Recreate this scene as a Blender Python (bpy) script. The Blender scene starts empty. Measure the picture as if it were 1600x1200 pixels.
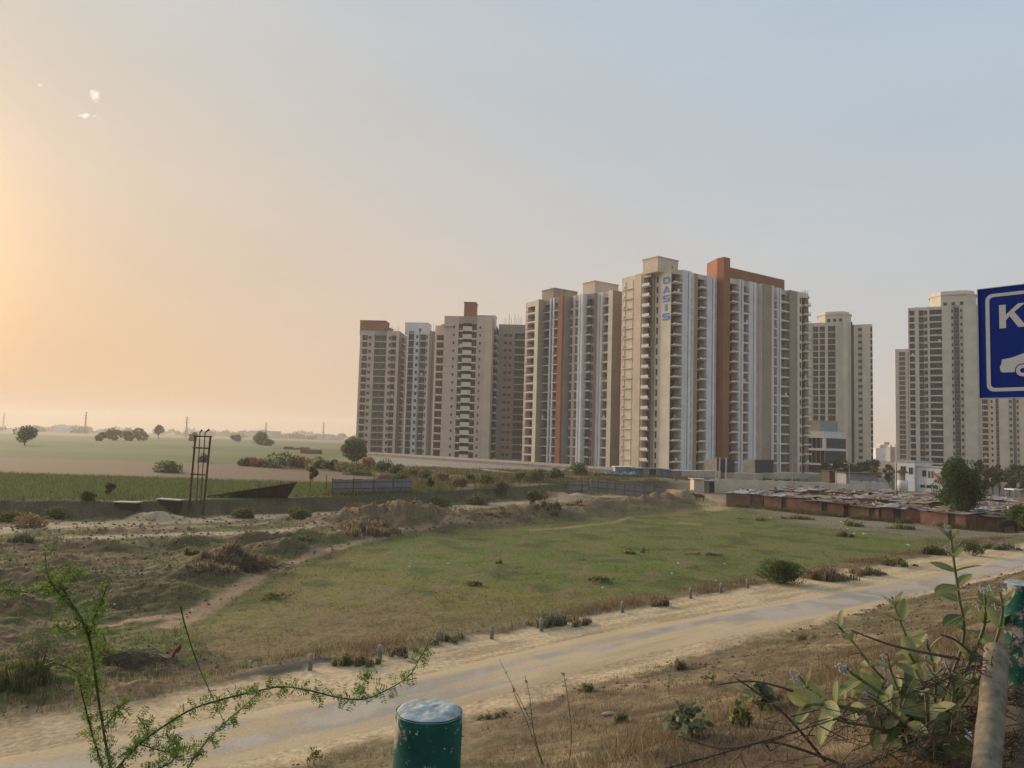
import bpy, bmesh, math, random
import numpy as np
from mathutils import Vector, Matrix
random.seed(7)
rng = np.random.default_rng(11)
SC = bpy.context.scene
COL = SC.collection

# ---------------------------------------------------------------- camera
FPX = 1200.0                       # focal length in pixels of the 1600 px wide photograph
PITCH, ROLL, EYE = math.atan(90 / 1200), 0.028, 8.0
cp, sp = math.cos(PITCH), math.sin(PITCH)
cF = np.array([0, cp, sp]); _R = np.array([1.0, 0, 0]); _U = np.array([0, -sp, cp])
cR = math.cos(ROLL) * _R + math.sin(ROLL) * _U
cU = -math.sin(ROLL) * _R + math.cos(ROLL) * _U
cam_data = bpy.data.cameras.new('camera')
cam_data.sensor_width = 36.0
cam_data.lens = 36.0 * FPX / 1600.0
cam_data.clip_start, cam_data.clip_end = 0.05, 20000.0
cam = bpy.data.objects.new('camera', cam_data)
COL.objects.link(cam)
cam.matrix_world = Matrix(((cR[0], cU[0], -cF[0], 0), (cR[1], cU[1], -cF[1], 0),
                           (cR[2], cU[2], -cF[2], EYE), (0, 0, 0, 1)))
SC.camera = cam
SC.render.engine = 'CYCLES'
SC.cycles.use_denoising = True
SC.cycles.max_bounces = 6
SC.cycles.volume_bounces = 1
SC.cycles.transparent_max_bounces = 6
SC.cycles.sample_clamp_indirect = 6.0
SC.view_settings.view_transform = 'Standard'
SC.view_settings.look = 'None'
SC.view_settings.exposure = 0.6
SC.view_settings.gamma = 1.0

# ---------------------------------------------------------------- sun and sky
SUN_AZ, SUN_EL = math.radians(-46.0), math.radians(10.5)      # azimuth from +Y towards +X
SUN = np.array([math.sin(SUN_AZ) * math.cos(SUN_EL), math.cos(SUN_AZ) * math.cos(SUN_EL), math.sin(SUN_EL)])
sl = bpy.data.lights.new('sun', 'SUN')
sl.energy, sl.angle, sl.color = 5.0, math.radians(38.0), (1.0, 0.80, 0.58)
so = bpy.data.objects.new('sun', sl); COL.objects.link(so)
so.rotation_euler = Vector(SUN).to_track_quat('Z', 'Y').to_euler()

world = bpy.data.worlds.new('World'); SC.world = world; world.use_nodes = True
nt = world.node_tree; nt.nodes.clear()
def wn(t, **k):
    n = nt.nodes.new(t)
    for a, b in k.items(): setattr(n, a, b)
    return n
def wl(a, b): nt.links.new(a, b)
def wmath(op, a, b=None, clamp=False):
    n = wn('ShaderNodeMath', operation=op, use_clamp=clamp)
    for i, v in enumerate((a, b)):
        if v is None: continue
        if isinstance(v, (int, float)): n.inputs[i].default_value = v
        else: wl(v, n.inputs[i])
    return n.outputs[0]
def wmix(f, a, b, bt='MIX'):
    n = wn('ShaderNodeMix', data_type='RGBA', blend_type=bt)
    for s, v in ((n.inputs[0], f), (n.inputs[6], a), (n.inputs[7], b)):
        if isinstance(v, (int, float)): s.default_value = v
        elif isinstance(v, tuple): s.default_value = v + (1.0,)
        else: wl(v, s)
    return n.outputs[2]
wtc = wn('ShaderNodeTexCoord'); wdir = wtc.outputs['Generated']
sep = wn('ShaderNodeSeparateXYZ'); wl(wdir, sep.inputs[0])
dt = wn('ShaderNodeVectorMath', operation='DOT_PRODUCT'); wl(wdir, dt.inputs[0]); dt.inputs[1].default_value = tuple(SUN)
gam = wmath('ARCCOSINE', wmath('MINIMUM', dt.outputs['Value'], 0.99999))         # angle from the sun, radians
ele = wmath('MAXIMUM', wmath('ARCSINE', sep.outputs[2]), 0.0)                   # elevation, radians
low = wmath('EXPONENT', wmath('MULTIPLY', ele, -1 / math.radians(15.0)))        # 1 at the horizon, fading upwards
base = wmix(low, (0.345, 0.468, 0.59), (0.60, 0.585, 0.54))
def glow(deg, power=1.0):
    g = wmath('DIVIDE', gam, math.radians(deg))
    if power != 1.0: g = wmath('POWER', g, power)
    return wmath('EXPONENT', wmath('MULTIPLY', g, -1.0))
# hazy sunset: broad yellow veil, then orange low in the dust, then the bright aureole of the veiled sun
c1 = wmix(wmath('MULTIPLY', wmath('MULTIPLY', glow(38, 2.0), 0.86), wmath('EXPONENT', wmath('MULTIPLY', ele, -1 / math.radians(45.0)))), base, (0.77, 0.635, 0.435))
c2 = wmix(wmath('MULTIPLY', wmath('MULTIPLY', glow(58, 2.0), wmath('EXPONENT', wmath('MULTIPLY', ele, -1 / math.radians(15.0)))), 1.0), c1, (0.62, 0.345, 0.165))
c3 = wmix(glow(5.0, 1.3), c2, (3.2, 1.65, 0.5), 'ADD')
nz = wn('ShaderNodeTexNoise'); nz.inputs['Scale'].default_value = 2.2; nz.inputs['Detail'].default_value = 3
mp = wn('ShaderNodeMapping'); mp.inputs['Scale'].default_value = (1, 1, 4.0); wl(wdir, mp.inputs[0]); wl(mp.outputs[0], nz.inputs[0])
veil = wmath('ADD', 0.93, wmath('MULTIPLY', nz.outputs[0], 0.14))               # thin uneven high haze
c4 = wmix(1.0, c3, veil, 'MULTIPLY')
sky = wn('ShaderNodeTexSky', sky_type='NISHITA', sun_disc=False)
sky.sun_elevation, sky.sun_rotation = SUN_EL, SUN_AZ
sky.dust_density, sky.air_density, sky.ozone_density = 6.0, 1.5, 1.0
# three scraps of broken cloud, noise cut by a soft patch about each direction
def photo_ray(px, py):
    d = cF + (px - 800) / FPX * cR - (py - 600) / FPX * cU
    return d / np.linalg.norm(d)
cn = wn('ShaderNodeTexNoise'); cn.inputs['Scale'].default_value = 130; cn.inputs['Detail'].default_value = 6; cn.inputs['Roughness'].default_value = 0.65
wl(wdir, cn.inputs[0])
cloud = None
for (px, py, rx, rz, th) in ((149, 147, .0115, .0125, .44), (138, 180, .0240, .0060, .45), (62, 133, .011, .005, .48)):
    v = photo_ray(px, py)
    sb = wn('ShaderNodeVectorMath', operation='SUBTRACT'); wl(wdir, sb.inputs[0]); sb.inputs[1].default_value = tuple(v)
    ml = wn('ShaderNodeVectorMath', operation='MULTIPLY'); wl(sb.outputs[0], ml.inputs[0]); ml.inputs[1].default_value = (1 / rx, 1 / rx, 1 / rz)
    ln = wn('ShaderNodeVectorMath', operation='LENGTH'); wl(ml.outputs[0], ln.inputs[0])
    m = wmath('SUBTRACT', 1.0, ln.outputs['Value'], True)
    m = wmath('MULTIPLY', wmath('SUBTRACT', wmath('ADD', cn.outputs[0], wmath('MULTIPLY', m, 0.42)), th + 0.28), 4.0, True)
    m = wmath('MULTIPLY', m, wmath('LESS_THAN', ln.outputs['Value'], 1.0))
    cloud = m if cloud is None else wmath('MAXIMUM', cloud, m)
c5 = wmix(wmath('MULTIPLY', cloud, 0.9), c4, (1.0, 0.92, 0.80))
bg1 = wn('ShaderNodeBackground'); wl(c5, bg1.inputs[0]); bg1.inputs[1].default_value = 0.78
bg2 = wn('ShaderNodeBackground'); wl(sky.outputs[0], bg2.inputs[0]); bg2.inputs[1].default_value = 0.05
ad = wn('ShaderNodeMixShader'); ad.inputs[0].default_value = 0.05; wl(bg1.outputs[0], ad.inputs[1]); wl(bg2.outputs[0], ad.inputs[2])
wo = wn('ShaderNodeOutputWorld'); wl(ad.outputs[0], wo.inputs[0])

# ---------------------------------------------------------------- pixel to place
def ray(px, py): return cF + (px - 800) / FPX * cR - (py - 600) / FPX * cU
def horizon(px): return 690 + (px - 800) * 0.02801
def G(px, py, z=0.0):                       # where the sight line meets the level z
    d = ray(px, py); k = (z - EYE) / d[2]
    return np.array([0, 0, EYE]) + k * d
def P(px, py, depth):                       # point of the sight line at a depth Y
    d = ray(px, py); return np.array([0, 0, EYE]) + d * (depth / d[1])
def PX(px, depth):                          # ground-plan point under a pixel column at depth Y
    d = ray(px, horizon(px)); return np.array([d[0], d[1]]) * (depth / d[1])

# ---------------------------------------------------------------- noise
def _hash(ix, iy, seed):
    h = (ix.astype(np.int64) * 374761393 + iy.astype(np.int64) * 668265263 + seed * 974634667) & 0xffffffff
    h = ((h ^ (h >> 13)) * 1274126177) & 0xffffffff
    return ((h ^ (h >> 16)) & 0xffff) / 65535.0
def vnoise(x, y, seed=0):
    x = np.asarray(x, float); y = np.asarray(y, float)
    ix, iy = np.floor(x), np.floor(y); fx, fy = x - ix, y - iy
    fx = fx * fx * (3 - 2 * fx); fy = fy * fy * (3 - 2 * fy)
    a, b = _hash(ix, iy, seed), _hash(ix + 1, iy, seed); c, d = _hash(ix, iy + 1, seed), _hash(ix + 1, iy + 1, seed)
    return (a + (b - a) * fx) * (1 - fy) + (c + (d - c) * fx) * fy
def fbm(x, y, scale, octaves=4, seed=0, rough=0.5):
    s, a, t, f = 0, 1.0, 0, 1.0 / scale
    for o in range(octaves):
        s = s + a * vnoise(np.asarray(x) * f + o * 17.3, np.asarray(y) * f - o * 9.1, seed + o); t += a; a *= rough; f *= 2.03
    return s / t                                      # 0..1, mean 0.5
def sstep(a, b, x):
    t = np.clip((np.asarray(x, float) - a) / (b - a), 0, 1); return t * t * (3 - 2 * t)
def seg_dist(x, y, pts):
    best = np.full(np.shape(x), 1e9)
    for (ax, ay), (bx, by) in zip(pts[:-1], pts[1:]):
        dx, dy = bx - ax, by - ay
        t = np.clip(((x - ax) * dx + (y - ay) * dy) / (dx * dx + dy * dy + 1e-9), 0, 1)
        best = np.minimum(best, np.hypot(x - ax - t * dx, y - ay - t * dy))
    return best
def poly_sd(x, y, pts):                               # signed distance, positive inside
    d = seg_dist(x, y, list(pts) + [pts[0]]); ins = np.zeros(np.shape(x), bool)
    n = len(pts)
    for i in range(n):
        (ax, ay), (bx, by) = pts[i], pts[(i + 1) % n]
        c = ((ay > y) != (by > y)) & (x < (bx - ax) * (y - ay) / (by - ay + 1e-12) + ax); ins ^= c
    return np.where(ins, d, -d)
def gxy(L, z=0.0): return [tuple(G(a, b, z)[:2]) for a, b in L]

# ---------------------------------------------------------------- materials
MATS = {}
def mat(name, col, rough=0.85, col2=None, scale=3.0, var=0.5, bump=0.0, bscale=None, spec=0.25, metallic=0.0,
        island=0.0, attr=None, coord='Object', detail=5, bdist=0.05, trans=0.0, extra=None):
    """procedural material: base colour broken up by two noises, optional colour per island, optional bump"""
    if name in MATS: return MATS[name]
    m = bpy.data.materials.new(name); m.use_nodes = True; t = m.node_tree; N = t.nodes; L = t.links
    b = N['Principled BSDF']; b.inputs['Roughness'].default_value = rough; b.inputs['Specular IOR Level'].default_value = spec
    b.inputs['Metallic'].default_value = metallic
    if coord == 'World': co = N.new('ShaderNodeNewGeometry').outputs['Position']
    else: co = N.new('ShaderNodeTexCoord').outputs[coord]
    n1 = N.new('ShaderNodeTexNoise'); n1.inputs['Scale'].default_value = scale; n1.inputs['Detail'].default_value = detail
    n1.inputs['Roughness'].default_value = 0.62; L.new(co, n1.inputs['Vector'])
    rp = N.new('ShaderNodeValToRGB'); rp.color_ramp.elements[0].position = 0.36; rp.color_ramp.elements[1].position = 0.66
    c2 = col2 or tuple(c * (1 - var) for c in col)
    rp.color_ramp.elements[0].color = tuple(c2) + (1,); rp.color_ramp.elements[1].color = tuple(col) + (1,)
    L.new(n1.outputs[0], rp.inputs[0]); out = rp.outputs[0]
    if attr:
        at = N.new('ShaderNodeAttribute'); at.attribute_name = attr
        mr = N.new('ShaderNodeMapRange'); mr.inputs[1].default_value = 0.3; mr.inputs[2].default_value = 0.7
        mr.inputs[3].default_value = 1 - var; mr.inputs[4].default_value = 1 + var; L.new(n1.outputs[0], mr.inputs[0])
        mx = N.new('ShaderNodeMix'); mx.data_type = 'RGBA'; mx.blend_type = 'MULTIPLY'; mx.inputs[0].default_value = 1.0
        L.new(at.outputs['Color'], mx.inputs[6]); L.new(mr.outputs[0], mx.inputs[7]); out = mx.outputs[2]
    if island:
        ge = N.new('ShaderNodeNewGeometry'); mr = N.new('ShaderNodeMapRange')
        mr.inputs[3].default_value = 1 - island; mr.inputs[4].default_value = 1 + island
        L.new(ge.outputs['Random Per Island'], mr.inputs[0])
        mx = N.new('ShaderNodeMix'); mx.data_type = 'RGBA'; mx.blend_type = 'MULTIPLY'; mx.inputs[0].default_value = 1.0
        L.new(out, mx.inputs[6]); L.new(mr.outputs[0], mx.inputs[7]); out = mx.outputs[2]
    L.new(out, b.inputs['Base Color'])
    if bump:
        n2 = N.new('ShaderNodeTexNoise'); n2.inputs['Scale'].default_value = bscale or scale * 4; n2.inputs['Detail'].default_value = 6
        L.new(co, n2.inputs['Vector']); bp = N.new('ShaderNodeBump'); bp.inputs['Strength'].default_value = bump
        bp.inputs['Distance'].default_value = bdist; L.new(n2.outputs[0], bp.inputs['Height']); L.new(bp.outputs[0], b.inputs['Normal'])
    if trans:
        tr = N.new('ShaderNodeBsdfTranslucent'); L.new(out, tr.inputs[0]); ms = N.new('ShaderNodeMixShader'); ms.inputs[0].default_value = trans
        L.new(b.outputs[0], ms.inputs[1]); L.new(tr.outputs[0], ms.inputs[2])
        L.new(ms.outputs[0], N['Material Output'].inputs['Surface'])
    MATS[name] = m
    return m

# ---------------------------------------------------------------- mesh helpers
def tag(o, label=None, cat=None, group=None, kind=None):
    if label: o['label'] = label
    if cat: o['category'] = cat
    if group: o['group'] = group
    if kind: o['kind'] = kind
    return o
def link(o, parent=None):
    COL.objects.link(o)
    if parent is not None: o.parent = parent
    return o
def thing(name, label, cat, loc=(0, 0, 0), rotz=0.0, group=None):
    o = bpy.data.objects.new(name, None); o.empty_display_size = 0.2
    o.location = tuple(loc); o.rotation_euler = (0, 0, rotz); link(o)
    return tag(o, label, cat, group)
class MB:
    def __init__(s): s.v, s.f, s.m = [], [], []
    def quad(s, a, b, c, d, m=0):
        n = len(s.v); s.v += [tuple(a), tuple(b), tuple(c), tuple(d)]; s.f.append((n, n + 1, n + 2, n + 3)); s.m.append(m)
    def poly(s, pts, m=0):
        n = len(s.v); s.v += [tuple(p) for p in pts]; s.f.append(tuple(range(n, n + len(pts)))); s.m.append(m)
    def box(s, x0, x1, y0, y1, z0, z1, m=0):
        n = len(s.v)
        s.v += [(x0, y0, z0), (x1, y0, z0), (x1, y1, z0), (x0, y1, z0), (x0, y0, z1), (x1, y0, z1), (x1, y1, z1), (x0, y1, z1)]
        for q in ((0, 3, 2, 1), (4, 5, 6, 7), (0, 1, 5, 4), (1, 2, 6, 5), (2, 3, 7, 6), (3, 0, 4, 7)):
            s.f.append(tuple(n + i for i in q)); s.m.append(m)
    def obox(s, o, ux, uy, x0, x1, y0, y1, z0, z1, m=0):     # box in a turned ground frame
        n = len(s.v)
        for z in (z0, z1):
            for (x, y) in ((x0, y0), (x1, y0), (x1, y1), (x0, y1)):
                s.v.append((o[0] + ux[0] * x + uy[0] * y, o[1] + ux[1] * x + uy[1] * y, z))
        for q in ((0, 3, 2, 1), (4, 5, 6, 7), (0, 1, 5, 4), (1, 2, 6, 5), (2, 3, 7, 6), (3, 0, 4, 7)):
            s.f.append(tuple(n + i for i in q)); s.m.append(m)
    def tube(s, pts, rad, k=5, m=0, cap=True):
        pts = [Vector(p) for p in pts]; n0 = len(s.v); R = rad if hasattr(rad, '__len__') else [rad] * len(pts)
        for i, p in enumerate(pts):
            t = (pts[min(i + 1, len(pts) - 1)] - pts[max(i - 1, 0)]); t = t.normalized() if t.length > 1e-9 else Vector((0, 0, 1))
            a = t.cross(Vector((0, 0, 1)) if abs(t.z) < 0.9 else Vector((1, 0, 0))).normalized(); b = t.cross(a)
            for j in range(k):
                w = 2 * math.pi * j / k; q = p + (a * math.cos(w) + b * math.sin(w)) * R[i]; s.v.append(tuple(q))
        for i in range(len(pts) - 1):
            for j in range(k):
                s.f.append((n0 + i * k + j, n0 + i * k + (j + 1) % k, n0 + (i + 1) * k + (j + 1) % k, n0 + (i + 1) * k + j)); s.m.append(m)
        if cap:
            s.f.append(tuple(n0 + j for j in range(k))[::-1]); s.m.append(m)
            s.f.append(tuple(n0 + (len(pts) - 1) * k + j for j in range(k))); s.m.append(m)
    def mesh(s, name, mats, smooth=False):
        me = bpy.data.meshes.new(name); me.from_pydata(s.v, [], s.f)
        for x in (mats if isinstance(mats, (list, tuple)) else [mats]): me.materials.append(x)
        if any(s.m): me.polygons.foreach_set('material_index', s.m)
        if smooth: me.polygons.foreach_set('use_smooth', [True] * len(s.f))
        me.update(); return me
    def build(s, name, mats, parent=None, smooth=False, loc=None):
        o = bpy.data.objects.new(name, s.mesh(name, mats, smooth)); link(o, parent)
        if loc is not None: o.location = tuple(loc)
        return o
def np_mesh(name, V, Fc, mats, smooth=False, colors=None):
    """V (n,3), Fc (m,k) numpy arrays; optional per-vertex colours"""
    me = bpy.data.meshes.new(name); V = np.ascontiguousarray(V, np.float32); Fc = np.ascontiguousarray(Fc, np.int32); k = Fc.shape[1]
    me.vertices.add(len(V)); me.vertices.foreach_set('co', V.ravel())
    me.loops.add(Fc.size); me.loops.foreach_set('vertex_index', Fc.ravel())
    me.polygons.add(len(Fc)); me.polygons.foreach_set('loop_start', np.arange(0, Fc.size, k, dtype=np.int32))
    if smooth: me.polygons.foreach_set('use_smooth', np.ones(len(Fc), bool))
    for x in (mats if isinstance(mats, (list, tuple)) else [mats]): me.materials.append(x)
    if colors is not None:
        ca = me.color_attributes.new('Col', 'FLOAT_COLOR', 'POINT')
        ca.data.foreach_set('color', np.ascontiguousarray(np.hstack([colors, np.ones((len(colors), 1))]), np.float32).ravel())
    me.update(calc_edges=True); return me
def mobj(name, me, parent=None, loc=None, rotz=None):
    o = bpy.data.objects.new(name, me); link(o, parent)
    if loc is not None: o.location = tuple(loc)
    if rotz is not None: o.rotation_euler = (0, 0, rotz)
    return o
# ---------------------------------------------------------------- the lie of the land
NV, TV = np.array([-0.656, 0.755]), np.array([0.755, 0.656])           # across the road, along the road
def st(x, y): return x * NV[0] + y * NV[1], x * TV[0] + y * TV[1]
def xy(s, t): return np.array([s * NV[0] + t * TV[0], s * NV[1] + t * TV[1]])
EDGE = gxy([(-900, 790), (-300, 788), (0, 784), (200, 786), (330, 782), (460, 779), (560, 776), (700, 769), (800, 763), (880, 758), (960, 752), (1045, 752)], 1.1)
MOUNDS = []                                           # x, y, along-view radius, across radius, height
for (px, py, rx, ry, h) in ((620, 822, 8.5, 4.0, 2.3), (560, 832, 4.5, 3.0, 1.0), (700, 816, 5.5, 3.0, 1.0), (830, 806, 6.5, 3.0, 1.2), (930, 795, 7.0, 3.5, 1.2), (1000, 789, 6.0, 3.5, 1.3),
        (1075, 783, 3.2, 3.0, 2.0), (1035, 785, 4.0, 3.0, 1.4), (900, 800, 4, 3, .8), (245, 812, 3.2, 2.0, .85), (300, 905, 2.8, 1.8, .8), (345, 885, 2.2, 1.5, .6), (250, 930, 2.6, 1.7, .6),
        (90, 850, 4.0, 1.8, .55), (170, 856, 3.0, 1.4, .6), (290, 850, 3.0, 1.6, .7), (400, 848, 3.0, 1.8, .85), (20, 858, 3.5, 1.8, .5), (60, 905, 3.5, 2.0, .6), (20, 948, 1.8, 1.3, .55),
        (380, 880, 3.0, 2.2, .9), (440, 862, 3.0, 2.0, .8), (110, 880, 3, 2, .5), (-60, 870, 4, 2, .5), (-120, 900, 4, 3, .6), (480, 845, 3, 2, .8), (880, 778, 7, 2.6, .9), (780, 812, 4, 2.4, .8)):
    g = G(px, py, -0.2); MOUNDS.append((g[0], g[1], ry, rx, h))
MEADOW = gxy([(250, 985), (330, 945), (430, 900), (540, 858), (640, 838), (760, 828), (900, 812), (1000, 804), (1090, 795), (1180, 797), (1290, 806), (1440, 834), (1560, 846), (1640, 850), (1480, 868), (1180, 920), (900, 968), (700, 1004), (520, 1020), (350, 1040)], -0.2)
L_TRACK = [gxy([(-300, 845), (0, 828), (90, 820), (200, 817), (330, 812), (430, 806), (560, 800), (700, 794), (850, 783), (960, 775)], -0.2),
           gxy([(110, 840), (230, 836), (330, 833), (400, 832), (490, 826)], -0.2),
           gxy([(60, 825), (150, 827), (300, 822), (420, 818)], -0.2)]
def edge_sd(x, y):                                    # metres beyond the field edge (positive on the field side)
    ex = np.array([e[0] for e in EDGE]); ey = np.array([e[1] for e in EDGE])
    return (y - np.interp(x, ex, ey, left=ey[0], right=ey[-1] + 0.0))
def onroad(s, k): return 1 - (1 - k) * sstep(17.4, 18.6, s) * sstep(26.0, 24.2, s)
def height(x, y):
    x = np.asarray(x, float); y = np.asarray(y, float); s, t = st(x, y)
    bank = np.interp(s, [-400, 2.0, 3.2, 8.0, 12.0, 16.8, 18.0, 19], [6.35, 6.35, 6.05, 3.15, 1.55, 0.18, 0.0, 0.0])
    dist = np.hypot(x, y)
    z = bank.copy()
    far = sstep(25.2, 27.5, s)
    z = z - 0.25 * far
    e = edge_sd(x, y) + 5.0 * (fbm(x, y, 6.0, 4, 5, .6) - 0.5)
    left = 1 - sstep(18, 34, x - 0.0 * y)
    z = z + far * (0.25 + 1.1) * sstep(-.6, 1.8, e) * np.where(x > 30, sstep(60, 30, x), 1.0)
    # hummocks between the meadow and the field edge
    sd = poly_sd(x, y, MEADOW)
    hum = far * sstep(1.2, 4.5, np.minimum(seg_dist(x, y, L_TRACK[0]), seg_dist(x, y, L_TRACK[1]) + .6)) * sstep(0.5, -3.0, sd) * sstep(1.0, -1.5, e) * sstep(45, 25, x)
    z = z + hum * (0.75 * (fbm(x, y, 4.5, 5, 21, 0.6) - 0.46) + .5 * (fbm(x, y, .9, 4, 22, .65) - .5))
    rough = far * (0.35 + 1.25 * fbm(x, y, 1.3, 5, 33, 0.62))
    for (mx, my, ry, rx, h) in MOUNDS:
        z = z + rough * h * np.exp(-1.6 * (((x - mx) / rx) ** 2 + ((y - my) / ry) ** 2))
    near = sstep(90, 25, dist)
    z = z + near * 0.14 * (fbm(x, y, 0.9, 4, 9) - 0.5) * onroad(s, .1)
    z = z + 0.10 * (fbm(x, y, 3.5, 3, 77) - 0.5) * onroad(s, .2) * sstep(3000, 300, dist)
    z = z + 0.07 * near * (fbm(s, t, 0.35, 3, 70) - 0.5) * sstep(17.4, 16, s) * sstep(2.5, 5, s)
    return z
def Z(x, y): return float(height(np.array([x]), np.array([y]))[0])
def T(px, py):                                        # sight line meets the ground
    d = ray(px, py); o = np.array([0, 0, EYE]); ks = np.geomspace(2.0, 400, 420)
    Q = o + ks[:, None] * d; hz = height(Q[:, 0], Q[:, 1]) - Q[:, 2]
    i = int(np.argmax(hz > 0)); i = max(i, 1)
    a, b = ks[i - 1], ks[i]
    for _ in range(9):
        m = (a + b) / 2; q = o + m * d
        if Z(q[0], q[1]) > q[2]: b = m
        else: a = m
    return o + b * d

# ---- colour zones (the real colour of each kind of ground)
SAND = np.array([.50, .375, .225]); SAND2 = np.array([.40, .29, .17]); DIRT = np.array([.135, .086, .052]); DIRTL = np.array([.225, .15, .092])
DRY = np.array([.150, .112, .068]); OLIVE = np.array([.152, .136, .038]); GREEN = np.array([.112, .135, .034]); DKGREEN = np.array([.070, .082, .027]); SCRUB = np.array([.088, .078, .036])
TRACK = np.array([.34, .265, .175])
W_TRACK = [2.2, 1.1, .6]
PATHS = [(gxy([(270, 975), (330, 945), (400, 905), (470, 874), (560, 847), (640, 833), (730, 826)], -0.2), .42), (gxy([(520, 838), (590, 837), (640, 833)], -0.2), .3),
         (gxy([(830, 829), (900, 822), (960, 815), (985, 808)], -0.2), .30), (gxy([(1060, 816), (1090, 819)], -0.2), .45), (gxy([(1400, 832), (1480, 838), (1600, 836), (1700, 832)], -0.2), .35),
         (gxy([(60, 968), (160, 970), (270, 962)], -0.2), .4), (gxy([(150, 1075), (190, 1068)], 0), .3)]
RAMP = gxy([(1040, 762), (1130, 770), (1150, 790), (1110, 795), (1075, 780), (1045, 770)], 0.0)
def mix3(c, col, k):
    col = np.asarray(col); col = col[None, :] if col.ndim == 1 else col
    return c * (1 - k[:, None]) + col * k[:, None]
def ground_colour(x, y, z):
    s, t = st(x, y); n = len(x); dist = np.hypot(x, y)
    n1, n2, n3 = fbm(x, y, 6, 4, 1), fbm(x, y, 1.6, 4, 2, .6), fbm(x, y, 18, 4, 3)
    n4 = fbm(x, y, .45, 3, 4, .6)
    c = np.tile(SCRUB, (n, 1))
    c = mix3(c, DIRT, sstep(.50, .64, n1) * .8); c = mix3(c, GREEN * .8, sstep(.50, .64, fbm(x, y, 4, 4, 8)) * .75)
    # meadow
    sd = poly_sd(x, y, MEADOW) + 3.0 * (n1 - .5) + 1.6 * (n2 - .5)
    m = sstep(-.6, 1.2, sd)
    mc = np.tile(OLIVE, (n, 1)); mc = mix3(mc, GREEN, sstep(.44, .60, n3)); mc = mix3(mc, DIRTL * .8, sstep(.50, .70, n2) * .65); mc = mix3(mc, DKGREEN, sstep(.54, .68, fbm(x, y, 2.6, 4, 12)) * .8)
    bare = sstep(36, 29, s + 9 * (n1 - .5)) * sstep(30, 18, t + 8 * (n3 - .5))          # worn brown corner by the road
    mc = mix3(mc, np.array([.175, .125, .062]), bare * (.55 + .45 * sstep(.4, .55, n2)))
    c = mix3(c, mc, m)
    verge = sstep(27.8, 26.0, s + 1.8 * (n2 - .5) * 2)                                     # dry verge on the far side of the road
    c = mix3(c, DRY * .95, verge * (s > 24))
    # mounds: bare soil
    for (mx, my, ry, rx, h) in MOUNDS:
        q = ((x - mx) / rx) ** 2 + ((y - my) / ry) ** 2
        k = np.exp(-q * 1.3) * sstep(.30, .52, n2 + .12) * min(1.0, h / 1.0)
        c = mix3(c, DIRTL * .85 if h > .75 and mx > -12 else DIRT, np.clip(k * 1.3, 0, 1) * (.8 if mx > -12 else .5))
    # black ash patch, sandy ramp
    a = G(460, 1043, 0); q = ((x - a[0]) * .755 + (y - a[1]) * .656) ** 2 / 4.5 + (-(x - a[0]) * .656 + (y - a[1]) * .755) ** 2 / .7
    c = mix3(c, np.array([.045, .042, .045]), sstep(1.25, .55, q + 1.2 * (n2 - .5)) * .9)
    c = mix3(c, np.array([.36, .26, .14]), sstep(-1.2, 1.0, poly_sd(x, y, RAMP) + 2.5 * (n1 - .5)))
    for pts, w in zip(L_TRACK, W_TRACK):
        c = mix3(c, TRACK * (1.05 if w > 1 else .9), sstep(w + .5, w - .4, seg_dist(x, y, pts) + 1.5 * (n2 - .5) + .8 * (n1 - .5)) * (.65 + .35 * sstep(.35, .6, n2)))
    for pts, w in PATHS:
        c = mix3(c, DIRTL * 1.35, sstep(w + .35, w - .25, seg_dist(x, y, pts) + .9 * (n2 - .5)) * .85)
    # the field edge and the fields behind it
    e = edge_sd(x, y) + 5.0 * (fbm(x, y, 6.0, 4, 5, .6) - 0.5)
    c = mix3(c, np.array([.105, .080, .048]) * (.6 + .9 * n2[:, None]), sstep(-2.6, -1.0, e + 3 * (n2 - .5)) * (x < 34))
    c = mix3(c, np.array([.066, .064, .030]), sstep(.6, 1.6, e) * (x < 40))
    fl = sstep(2.0, 4.0, e + 2 * (n2 - .5)) * (x < 400)
    w = 10 * (n3 - .5)
    yy = y + .05 * x + w * .5
    f = np.tile(np.array([.080, .10, .038]), (n, 1)); f = mix3(f, np.array([.10, .112, .042]), sstep(.42, .6, fbm(x, y, 9, 4, 55)))
    f = mix3(f, np.array([.155, .102, .066]), sstep(112, 115, yy) * sstep(175, 171, yy) * sstep(-18, -26, x + w))
    f = mix3(f, np.array([.15, .145, .062]), sstep(112, 118, yy) * sstep(-26, -18, x + w))
    f = mix3(f, np.array([.075, .105, .042]), sstep(171, 175, yy) * sstep(230, 226, yy))
    f = mix3(f, np.array([.105, .122, .046]), sstep(226, 230, yy))
    f = mix3(f, np.array([.075, .105, .045]), sstep(300, 306, yy) * sstep(420, 410, yy))
    f = mix3(f, np.array([.125, .125, .055]), sstep(415, 430, yy) * sstep(600, 580, yy) * (fbm(x, y, 160, 2, 60) > .45))
    f = mix3(f, np.array([.085, .11, .05]), sstep(600, 640, yy))
    f = mix3(f, np.array([.22, .17, .11]), sstep(700, 740, yy) * (fbm(x, y, 300, 2, 61) > .56))
    sc_ = sstep(-26, -20, x) * sstep(185, 165, y - .0 * x)                                 # rough scrub in front of the towers
    f = mix3(f, np.array([.105, .098, .045]), sc_ * sstep(88, 92, y + 4 * (n1 - .5)) * .9)
    f = mix3(f, np.array([.15, .105, .065]), sc_ * sstep(.50, .62, fbm(x, y, 7, 4, 58)) * .7)
    f = mix3(f, np.array([.24, .215, .18]), sstep(-60, -40, x) * sstep(178, 188, y + .55 * x))  # builders' yard round the towers
    c = mix3(c, f, fl)
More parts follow.
